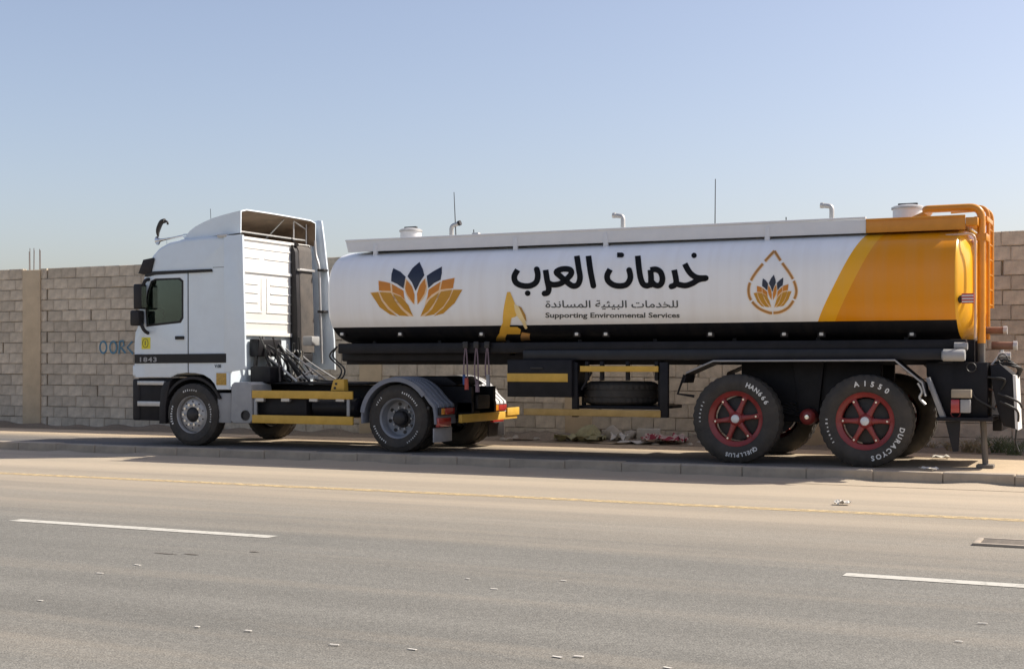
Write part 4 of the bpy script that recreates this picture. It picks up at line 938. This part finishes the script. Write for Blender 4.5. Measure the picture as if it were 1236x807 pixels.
# axles and wheels
X1, X2 = PX(887, 18.6), PX(1043.5, 18.6)
wheel(tk, 'trailer', X1, 18.60, ztl, False, [dict(a0=18, a1=66, size=.085, text='HAN666'), dict(a0=142, a1=196, size=.07, text='QUELLPLUS'), dict(a0=262, a1=300, size=.05)], ph=.13)
wheel(tk, 'trailer', X2, 18.60, ztl, False, [dict(a0=-18, a1=42, size=.09, text='A1550'), dict(a0=98, a1=172, size=.085, text='DURACYOS'), dict(a0=232, a1=275, size=.055)], ph=0)
for X_ in (X1, X2): wheel(tk, 'trailer', X_, 21.12, ztl, True); obj('axle', tube(nb(), [(X_, 18.8, ztl), (X_, 20.95, ztl)], .075, 12), M['chassis'], tk)
Xm = (X1 + X2) / 2
for y in (19.25, 20.35):
    bm = nb()
    for k in range(6): 
        h = .62 - .09 * k; tube(bm, smooth_path([(Xm - h, y, ztl + .14 + .02 * k - .0), (Xm, y, ztl + .02 + .03 * k), (Xm + h, y, ztl + .14 + .02 * k)], 5), .02, 4)
    obj('leaf_spring', bm, M['hub'], tk)
    obj('spring_hanger', plate([(Xm - .22, zr0), (Xm + .22, zr0), (Xm + .12, ztl - .08), (Xm - .12, ztl - .08)], y - .05, y + .05, (), .01), M['chassis'], tk)
obj('bogie_beam', B(X1 - .1, X2 + .1, 19.28, 19.42, ztl - .06, zr0 - .0, .02), M['chassis'], tk)
obj('bogie_beam', B(X1 - .1, X2 + .1, 20.3, 20.42, ztl - .06, zr0 - .0, .02), M['chassis'], tk)
for X_ in (X1 + .33, X2 - .36): obj('brake_chamber', tube(nb(), [(X_ - .12, 19.15, ztl + .02), (X_ - .11, 19.15, ztl + .02), (X_ + .1, 19.15, ztl + .02), (X_ + .12, 19.15, ztl + .02)], [.06, .09, .09, .05], 14), M['hub'], tk)
thb = obj('trunnion_hub', (lambda b_: (bmesh.ops.translate(b_, verts=b_.verts[:], vec=P(974, 503, 19.0)), b_)[1])(lathe(nb(), [(.0, -.02), (.05, -.02), (.085, .0), (.11, .03), (.12, .25)], 24)), M['red'], tk)
obj('trunnion_cap', (lambda b_: (bmesh.ops.translate(b_, verts=b_.verts[:], vec=P(974, 503, 18.97)), b_)[1])(lathe(nb(), [(.0, -.02), (.03, -.018), (.04, .01)], 14)), M['chrome'], thb)
# mudguard over the bogie
mg = [(824, 462), (828, 450), (861, 435.5), (1080, 434.5), (1113, 462), (1117, 478)]
for y0, y1 in ((18.6, 19.05), (20.67, 21.12)):
    ml = pp(mg, 18.6); thk = .018; up_ = [(x_, z_) for x_, z_ in ml]; dn = [(x_, z_ - thk) for x_, z_ in ml]; dn[0] = (ml[0][0] + .02, ml[0][1]); dn[-1] = (ml[-1][0] - .02, ml[-1][1])
    o = obj('bogie_mudguard', plate(up_ + dn[::-1], y0, y1), M['chassis'], tk)
    obj('mudguard_edge', tube(nb(), [Vector((x_, y0 if y0 < 20 else y1, z_)) for x_, z_ in ml[1:]], .013, 6), M['grey'], o)
obj('mudguard_stay', tube(nb(), [P(826, 452, 18.85), P(818, 475, 18.85), P(838, 478, 18.85)], .02, 6), M['chassis'], tk)
obj('brake_pipe', tube(nb(), smooth_path([P(1108, 462, 18.62), P(1113, 472, 18.62), P(1110, 480, 18.62), P(1117, 488, 18.62)]), .018, 6), M['steel'], tk)
# ---- rear end
XR = XB + .20
ed = [(1150, 437), (1192, 437), (1192, 503), (1132, 503), (1118, 452), (1118, 437)]
obj('rear_frame_box', plate(pp(ed, 19.0), 19.0, 20.7, (), .02), M['chassis'], tk)
obj('frame_brace', plate(pp([(1117, 456), (1122, 455), (1141, 503), (1135, 505)], 18.85), 18.85, 18.95, (), .006), M['grey'], tk)
obj('rear_platform', pbox(1130, 1198, 503.5, 508, 18.80, 20.9, .008), M['chassis'], tk)
obj('rear_flap', plate(pp([(1141, 508), (1159, 508), (1157, 544), (1150, 545)], 18.9), 18.9, 18.93), M['plastic'], tk)
lp = obj('side_lamp_bracket', pbox(1148, 1172, 470, 480, 18.72, 18.85, .008), mat('dusty_lamp_box', (.30, .26, .20), .8, dust=.3), tk)
obj('lamp_lens', pbox(1147.5, 1158, 482, 498, 18.74, 18.85, .01), M['redlens'], lp); obj('lamp_lens', pbox(1159, 1171, 482, 498, 18.74, 18.85, .01), M['grey'], lp)
bm = nb(); tube(bm, [P(1137, 428.5, 18.72), P(1139, 428.5, 18.72), P(1163, 428.5, 18.72), P(1165, 428.5, 18.72)], [.06, .08, .08, .07], 16); obj('hose_tube', bm, M['grey'], tk)
bm = nb(); tube(bm, [P(1152, 417.5, 18.8), P(1168, 417.5, 18.8)], .05, 14); obj('hose_tube', bm, M['grey'], tk)
# big loading pipe over the back
xp = -2.10; yp = 19.2; q0 = P(1092, 257, 19.35); zpi = PZ(1165, 250.5, yp)
obj('loading_pipe', tube(nb(), round_corners([q0 + Vector((0, .1, -.14)), q0 + Vector((.35, .02, -.0)), (xp - .75, yp, zpi), (xp, yp, zpi), (xp, yp, PZ(1183, 414, yp))], .16, 8), .052, 16), M['orange'], tk)
obj('drain_pipe', tube(nb(), round_corners([(xp, yp, PZ(1183, 413, yp)), (xp, yp, PZ(1183, 445, yp)), (xp - .03, yp - .05, PZ(1183, 480, yp))], .05), [.05] * 9, 14), M['grey'], tk) if False else obj('drain_pipe', tube(nb(), [(xp, yp, PZ(1183, 414, yp)), (xp, yp, PZ(1183, 470, yp))], .048, 14), M['tread'], tk)
obj('pipe_flange', tube(nb(), [(xp, yp, PZ(1183, 470, yp)), (xp - .0, yp - .0, PZ(1183, 474, yp)), (xp - .02, yp - .03, PZ(1183, 500, yp))], [.06, .09, .105], 16), M['grey'], tk)
obj('standing_leg', tube(nb(), [(xp + .02, yp, PZ(1185, 507, yp)), (xp + .05, yp, SW + .05)], .04, 10), M['tread'], tk); obj('leg_foot', B(xp - .06, xp + .16, yp - .1, yp + .1, SW + .0, SW + .05, .01), M['tread'], tk)
# handrail and ladder
yl0, yl1 = 19.62, 20.12; xl = -2.06; ztop_ = PZ(1195, 251, 20)
hr = obj('ladder_rail', tube(nb(), round_corners([(xl - .55, yl1, ztop_ - .02), (xl, yl1, ztop_), (xl, yl1, PZ(1198, 372, yl1))], .16, 8), .026, 10), M['orange'], tk)
obj('ladder_rail', tube(nb(), round_corners([(xl - .5, yl0, ztop_ - .02), (xl, yl0, ztop_ - .02), (xl, yl0, PZ(1192, 410, yl0))], .14, 8), .026, 10), M['orange'], tk)
for k in range(6): z_ = PZ(1195, 278 + 18 * k, 19.9); obj('ladder_rung', tube(nb(), [(xl, yl0, z_), (xl, yl1, z_)], .014, 8), M['orange'], tk)
obj('rear_upright', tube(nb(), [(xl - .05, 19.42, PZ(1188, 262, 19.4)), (xl - .05, 19.42, PZ(1188, 412, 19.4))], .03, 8), M['orange'], tk)
obj('pipe_bracket', B(xl - .14, xl + .03, 19.25, 19.95, PZ(1188, 268, 19.4), PZ(1188, 262, 19.4), .008), M['orange'], tk)
obj('pipe_bracket', B(xl - .10, xl + .03, 19.15, 19.55, PZ(1188, 292, 19.4), PZ(1188, 283, 19.4), .008), M['orange'], tk)
obj('board_end_plate', B(PX(1165.4, DF), PX(1180, DF), DF + .0, DF + .5, PZ(1170, 272, DF), PZ(1170, 262, DF), .006), M['orange'], tk)
obj('level_tube', tube(nb(), round_corners([P(1142, 284, 18.93), P(1172, 282, 18.86), P(1177, 286, 18.86), P(1177, 408, 18.86)], .05), .016, 8), mat('pale_pink_tube', (.62, .40, .26), .4), tk)
rl = obj('outline_lamp', tube(nb(), [P(1156, 362, 18.72), P(1163, 360, 18.66)], .05, 12), M['hub'], tk); obj('reflector', box(nb(), PX(1161, 18.64), PX(1176, 18.64), 18.60, 18.64, PZ(1170, 366, 18.64), PZ(1170, 354, 18.64), .006), M['redwhite'], rl)
for k in range(3): 
    z_ = PZ(1170, 364 - 3.6 * k, 18.64); obj('reflector_band', box(nb(), PX(1161.6, 18.64), PX(1175.4, 18.64), 18.596, 18.60, z_ - .008, z_ + .008), M['white2'], rl)
# outlets
for a, e_, r in (((1190, 398.5, 19.6), (1214, 398.5, 19.6), .048), ((1197, 416.5, 19.5), (1226, 417, 19.5), .052)):
    o = obj('outlet_pipe', tube(nb(), [P(*a), P(*e_)], r, 14), M['brown'], tk); A_, E_ = P(*a), P(*e_); dv = (E_ - A_).normalized(); obj('outlet_collar', tube(nb(), [E_ - dv * .03, E_ + dv * .02], r * 1.2, 14), M['steel'], o)
bm = nb(); tube(bm, [P(1205, 429, 19.3), P(1220, 429, 19.3)], .05, 12); tube(bm, [P(1209, 422, 19.3), P(1209, 446, 19.3)], .03, 10); obj('valve', bm, M['steel'], tk)
obj('valve_lever', tube(nb(), [P(1209, 424, 19.2), P(1197, 440, 19.2)], .014, 6), M['white2'], tk)
gp = [(1195, 441), (1206, 438), (1225, 454), (1227.5, 518), (1211, 514), (1204, 495), (1197, 462)]
rb2 = obj('rear_side_plate', plate(pp(gp, 19.05), 19.05, 19.6, (), .008), M['chassis'], tk)
obj('white_edge_mark', plate(pp([(1222.5, 452), (1226, 453), (1229, 519), (1225.5, 517)], 19.04), 19.035, 19.62), M['white2'], rb2)
obj('rear_bumper_beam', B(-2.0, -1.88, 19.6, 20.9, PZ(1205, 520, 19.6), PZ(1205, 500, 19.6), .01), M['chassis'], tk)
for k in range(3): obj('hose', tube(nb(), smooth_path([P(1200 + 3 * k, 438, 19.2), P(1216 + 4 * k, 434 + 4 * k, 19.2), P(1229 + 2 * k, 446, 19.3), P(1224, 456 + 3 * k, 19.4)], 6), .016, 6), M['cable'], tk)
rq = random.Random(5)
for k in range(14):                                                   # small fittings and pipes packed round the tail
    p_ = rq.uniform(1150, 1212); q_ = rq.uniform(432, 500); d = rq.uniform(19.0, 19.3); c_ = P(p_, q_, d - .1)
    if k % 3 == 0: obj('fitting', B(c_.x - .05, c_.x + .05, c_.y - .02, c_.y + .08, c_.z - .035, c_.z + .035, .01), rq.choice([M['hub'], M['chassis'], M['grey']]), tk)
    elif k % 3 == 1: obj('fitting_pipe', tube(nb(), smooth_path([c_, c_ + Vector((rq.uniform(.05, .25), 0, rq.uniform(-.15, .1))), c_ + Vector((rq.uniform(.1, .3), .05, rq.uniform(-.3, .0)))], 4), .015, 7), rq.choice([M['hub'], M['cable'], M['brown'], M['steel']]), tk)
    else: obj('valve_wheel', tube(nb(), [c_ + Vector((.06 * math.cos(a * .524), -.01, .06 * math.sin(a * .524))) for a in range(13)], .008, 6), rq.choice([M['hub'], M['brown'], M['red']]), tk)
obj('hanging_hose', tube(nb(), smooth_path([P(1226, 470, 19.6), P(1229, 500, 19.6), P(1226, 530, 19.6), P(1230, 545, 19.6)], 6), .012, 6), M['cable'], tk)
# ================================================================== RUBBLE, LITTER, DRAIN
def lump(name, c, sx_, sy_, sz_, m, label, cat, seed, rough=.25, group=None):
    r_ = random.Random(seed); bm = nb(); bmesh.ops.create_icosphere(bm, subdivisions=3, radius=1)
    ks = [(Vector((r_.uniform(-1, 1), r_.uniform(-1, 1), r_.uniform(-1, 1))).normalized(), r_.uniform(.55, .95)) for _ in range(10)]
    for v in bm.verts:
        d = v.co.normalized(); k = 1.0
        for n_, h in ks: 
            q = d.dot(n_)
            if q > 0 and q * k > h: k = h / q
        v.co = d * (k + r_.uniform(-1, 1) * rough * .08); v.co = Vector((v.co.x * sx_, v.co.y * sy_, max(v.co.z, -.6) * sz_ + .55 * sz_)) + c
    return tag(obj(name, bm, m, base=True, sharp=30), label, cat, group)
def scrap(name, c, wx, wy, hz, rot, m, label, cat, seed, group=None, n=6):
    """crumpled sheet with thickness lying on the ground"""
    r_ = random.Random(seed); bm = nb(); g = []
    ca, sa = math.cos(rot), math.sin(rot)
    for i in range(n + 1):
        row = []
        for j in range(n + 1):
            u_, v_ = (i / n - .5) * wx, (j / n - .5) * wy; e_ = 1 + .25 * math.sin(i * 2.1 + seed) * (j in (0, n)); u_ *= e_
            row.append(bm.verts.new((c.x + u_ * ca - v_ * sa, c.y + u_ * sa + v_ * ca, c.z + .008 + hz * max(0, .5 + .5 * math.sin(i * 1.7 + seed) * math.cos(j * 1.9 + seed * 2)) + r_.uniform(0, hz * .5))))
        g.append(row)
    for i in range(n):
        for j in range(n): bm.faces.new((g[i][j], g[i + 1][j], g[i + 1][j + 1], g[i][j + 1]))
    dz_ = min(v.co.z for v in bm.verts) - c.z - .006
    for v in bm.verts: v.co.z -= dz_
    bmesh.ops.recalc_face_normals(bm, faces=bm.faces[:]); bmesh.ops.solidify(bm, geom=bm.faces[:], thickness=.003)
    return tag(obj(name, bm, m, base=True), label, cat, group)
STONE = mat('dusty_stone', (.42, .37, .30), .9, var=.15, bump=.006, bscale=25); PAPER = mat('dirty_paper', (.62, .59, .53), .85, var=.1, dust=.2)
PALE = mat('pale_block', (.50, .46, .39), .9, var=.12, bump=.004); SACK = mat('olive_sacking', (.34, .31, .17), .95, var=.2, scale=14, bump=.01, bscale=30)
def checked():
    m = bpy.data.materials.new('red_white_bag'); m.use_nodes = True; t = m.node_tree; b = t.nodes['Principled BSDF']; tc = nd(t, 'ShaderNodeTexCoord'); v = nd(t, 'ShaderNodeTexNoise'); v.inputs['Scale'].default_value = 9; v.inputs['Detail'].default_value = 3
    r_ = nd(t, 'ShaderNodeValToRGB'); r_.color_ramp.interpolation = 'CONSTANT'; r_.color_ramp.elements[0].color = (.55, .42, .36, 1); r_.color_ramp.elements[1].position = .52; r_.color_ramp.elements[1].color = (.30, .03, .05, 1)
    t.links.new(tc.outputs['Object'], v.inputs['Vector']); t.links.new(v.outputs[0], r_.inputs[0]); t.links.new(r_.outputs[0], b.inputs['Base Color']); b.inputs['Roughness'].default_value = .7; return m
SZ = SW + .012
def GW(px, y=22.55):                      # a spot on the soil bank at the wall foot
    x_ = PX(px, y); return Vector((x_, y, hb((x_ + 44) / 58, (y - 22.0) / (WALL_Y - .01 - 22.0)) - .02))
c_ = GW(712, 22.4); lump('sack_heap', c_, .26, .2, .2, SACK, 'olive rag heap slumped against the wall foot under the tanker', 'rubbish', 3, .6)
c_ = GW(742, 22.6); lump('rubble_stone', c_, .20, .14, .17, STONE, 'broken grey rubble lump beside the olive rag heap', 'rubble', 5)
c_ = GW(760, 22.75); lump('rubble_stone', c_, .16, .12, .11, STONE, 'low flat rubble lump between the broken lump and the whole block', 'rubble', 8)
bm = box(nb(), -.2, .2, -.1, .1, 0, .2, .012); bmesh.ops.rotate(bm, verts=bm.verts[:], cent=(0, 0, 0), matrix=Matrix.Rotation(.2, 3, 'Z')); c_ = GW(783, 22.7); bmesh.ops.translate(bm, verts=bm.verts[:], vec=c_)
tag(obj('loose_block', bm, PALE, base=True), 'whole pale concrete block left loose by the wall foot', 'block')
scrap('paper_sheet', GW(770, 22.25), .55, .35, .05, .2, PAPER, 'white paper sheet lying below the loose concrete block', 'paper', 2)
scrap('plastic_bag', GW(802, 22.3), .75, .5, .16, .1, checked(), 'crumpled red and white bag on the ground behind the trailer', 'bag', 4, n=9)
scrap('cardboard_piece', GW(735, 22.15), .8, .3, .03, -.1, mat('dusty_cardboard', (.36, .27, .17), .9), 'flat dusty cardboard piece by the olive rag heap', 'cardboard', 6)
c_ = GW(600, 22.6); lump('pale_boulder', c_, .16, .14, .2, PALE, 'pale rounded boulder by the wall behind the coupling', 'stone', 11)
scrap('rag', GW(700, 22.3), .9, .35, .12, .05, SACK, 'olive rag spread flat beside the rag heap', 'rag', 31, n=8)
scrap('paper_sheet', GW(748, 22.4), .3, .25, .12, .5, PAPER, 'crumpled pale paper leaning on the broken rubble lump', 'paper', 33)
scrap('board_piece', GW(640, 22.3), 1.3, .22, .03, .03, mat('weathered_board', (.28, .22, .16), .9, var=.2), 'thin weathered board lying along the wall foot', 'board', 35)
for k, (a, b_) in enumerate(((614, 532), (622, 531), (607, 533), (590, 531), (648, 531), (672, 532), (688, 533), (725, 533), (755, 533), (792, 533), (820, 535), (833, 537), (845, 538), (868, 539))):
    lump('small_stone', GW(a, 22.1 + .07 * (k * 5 % 9)), R.uniform(.05, .09), R.uniform(.05, .08), R.uniform(.03, .06), STONE, 'small dusty stone on the strip of soil under the tanker', 'stone', 20 + k, group='small stones along the wall foot')
scrap('paper_scrap', G(1136, 554, SW), .24, .12, .05, .4, PAPER, 'folded paper scrap in the shade behind the rear wheel', 'paper', 12)
scrap('paper_scrap', G(1121, 568, SW), .20, .11, .04, -.3, PAPER, 'torn paper scrap near the kerb by the rear wheel', 'paper', 15)
scrap('paper_cup', G(1017, 609, 0), .17, .12, .05, .2, PAPER, 'crushed white paper on the sandy road edge by the rear wheels', 'paper', 9)
for k, (a, b_) in enumerate(((166, 682), (120, 692), (48, 725), (238, 757), (300, 762), (565, 699), (498, 784), (680, 701), (672, 793), (698, 793), (1186, 753), (1158, 775), (404, 779), (596, 711), (805, 806))):
    c_ = G(a, b_, 0); scrap('litter_fleck', c_, R.uniform(.03, .06), R.uniform(.012, .02), .001, R.uniform(-.3, .3), PAPER, 'tiny pale litter fleck lying on the open carriageway', 'litter', 40 + k, 'litter flecks on the road', n=2)
for k, (a, b_, w_) in enumerate(((199, 668, .12), (231, 669, .08), (307, 666, .05))):
    c_ = G(a, b_, .0); bm = nb(); vs_ = [bm.verts.new((c_.x + w_ * math.cos(t_ * .628) * R.uniform(.8, 1.1), c_.y + .016 * math.sin(t_ * .628) * R.uniform(.8, 1.2), .005)) for t_ in range(10)]; bm.faces.new(vs_)
    o = obj('tar_patch', bm, mat('tar', (.05, .047, .043), .7, dust=.3), recalc=False); o['kind'] = 'structure'
# dry weeds at the wall foot by the trailer's tail
STRAW = mat('dry_straw', (.30, .24, .13), .9, var=.25); GREEN = mat('dull_green_stalk', (.10, .12, .05), .9, var=.25)
def weed(c, h, n, m, label, seed):
    r_ = random.Random(seed); bm = nb()
    for k in range(n):
        a = r_.uniform(0, 6.28); l_ = h * r_.uniform(.5, 1.1); sp_ = r_.uniform(.3, 1.3); p0 = c + Vector((r_.uniform(-.1, .1), r_.uniform(-.06, .06), 0))
        p2 = p0 + Vector((math.cos(a) * l_ * sp_, math.sin(a) * l_ * sp_ * .5, l_)); p1 = p0.lerp(p2, .5) + Vector((0, 0, l_ * .15))
        tube(bm, [p0, p1, p2], [.006, .005, .002], 3, False)
        for q in (.5, .75): 
            pq = p0.lerp(p2, q); d_ = Vector((r_.uniform(-1, 1), r_.uniform(-.6, .6), r_.uniform(.1, .8))) * l_ * .35; tube(bm, [pq, pq + d_], [.005, .002], 3, False)
    o = tag(obj('dry_weed', bm, m, base=True), label, 'plant'); o['group'] = 'dry weeds at the wall foot'
for k, (a, b_, h, n) in enumerate(((1122, 543, .14, 26), (1150, 545, .16, 34), (1168, 546, .22, 40), (1186, 547, .18, 34), (1205, 547, .26, 46), (1224, 549, .24, 46))):
    weed(G(a, b_, SW), h, n, GREEN if k > 3 else STRAW, ('wispy straw weed beside the rear wheel', 'low straw weed under the rear platform', 'taller straw weed under the rear platform', 'straw weed by the standing leg of the trailer', 'dull green weed under the trailer tail plate', 'dull green weed growing past the trailer tail by the wall')[k], 60 + k)
# road drain
c_ = G(1228, 657, 0); dr = obj('drain_frame', plate([(c_.x - .34, c_.y - .22), (c_.x + .5, c_.y - .22), (c_.x + .5, c_.y + .22), (c_.x - .34, c_.y + .22)], 0, .02, [[(c_.x - .29, c_.y - .17), (c_.x + .45, c_.y - .17), (c_.x + .45, c_.y + .17), (c_.x - .29, c_.y + .17)]]), M['grey'], at=(0, 0, 0)) if False else None
root = empty('drain_grate', (c_.x, c_.y, .002), 'small metal drain grating set in the road near the dashed lane line', 'drain')
IRON = mat('worn_iron', (.30, .27, .23), .8, var=.3, dust=.6)
obj('drain_pit', B(c_.x - .3, c_.x + .46, c_.y - .18, c_.y + .18, .003, .006), mat('silted_pit', (.19, .17, .14), .9), root)
for x0, x1, y0, y1 in ((-.34, .5, -.22, -.17), (-.34, .5, .17, .22), (-.34, -.29, -.17, .17), (.45, .5, -.17, .17)): obj('frame_bar', B(c_.x + x0, c_.x + x1, c_.y + y0, c_.y + y1, .001, .022, .003), IRON, root)
for k in range(5): y = c_.y - .13 + .065 * k; obj('grate_bar', B(c_.x - .285, c_.x + .445, y - .013, y + .013, .008, .018, .002), IRON, root)
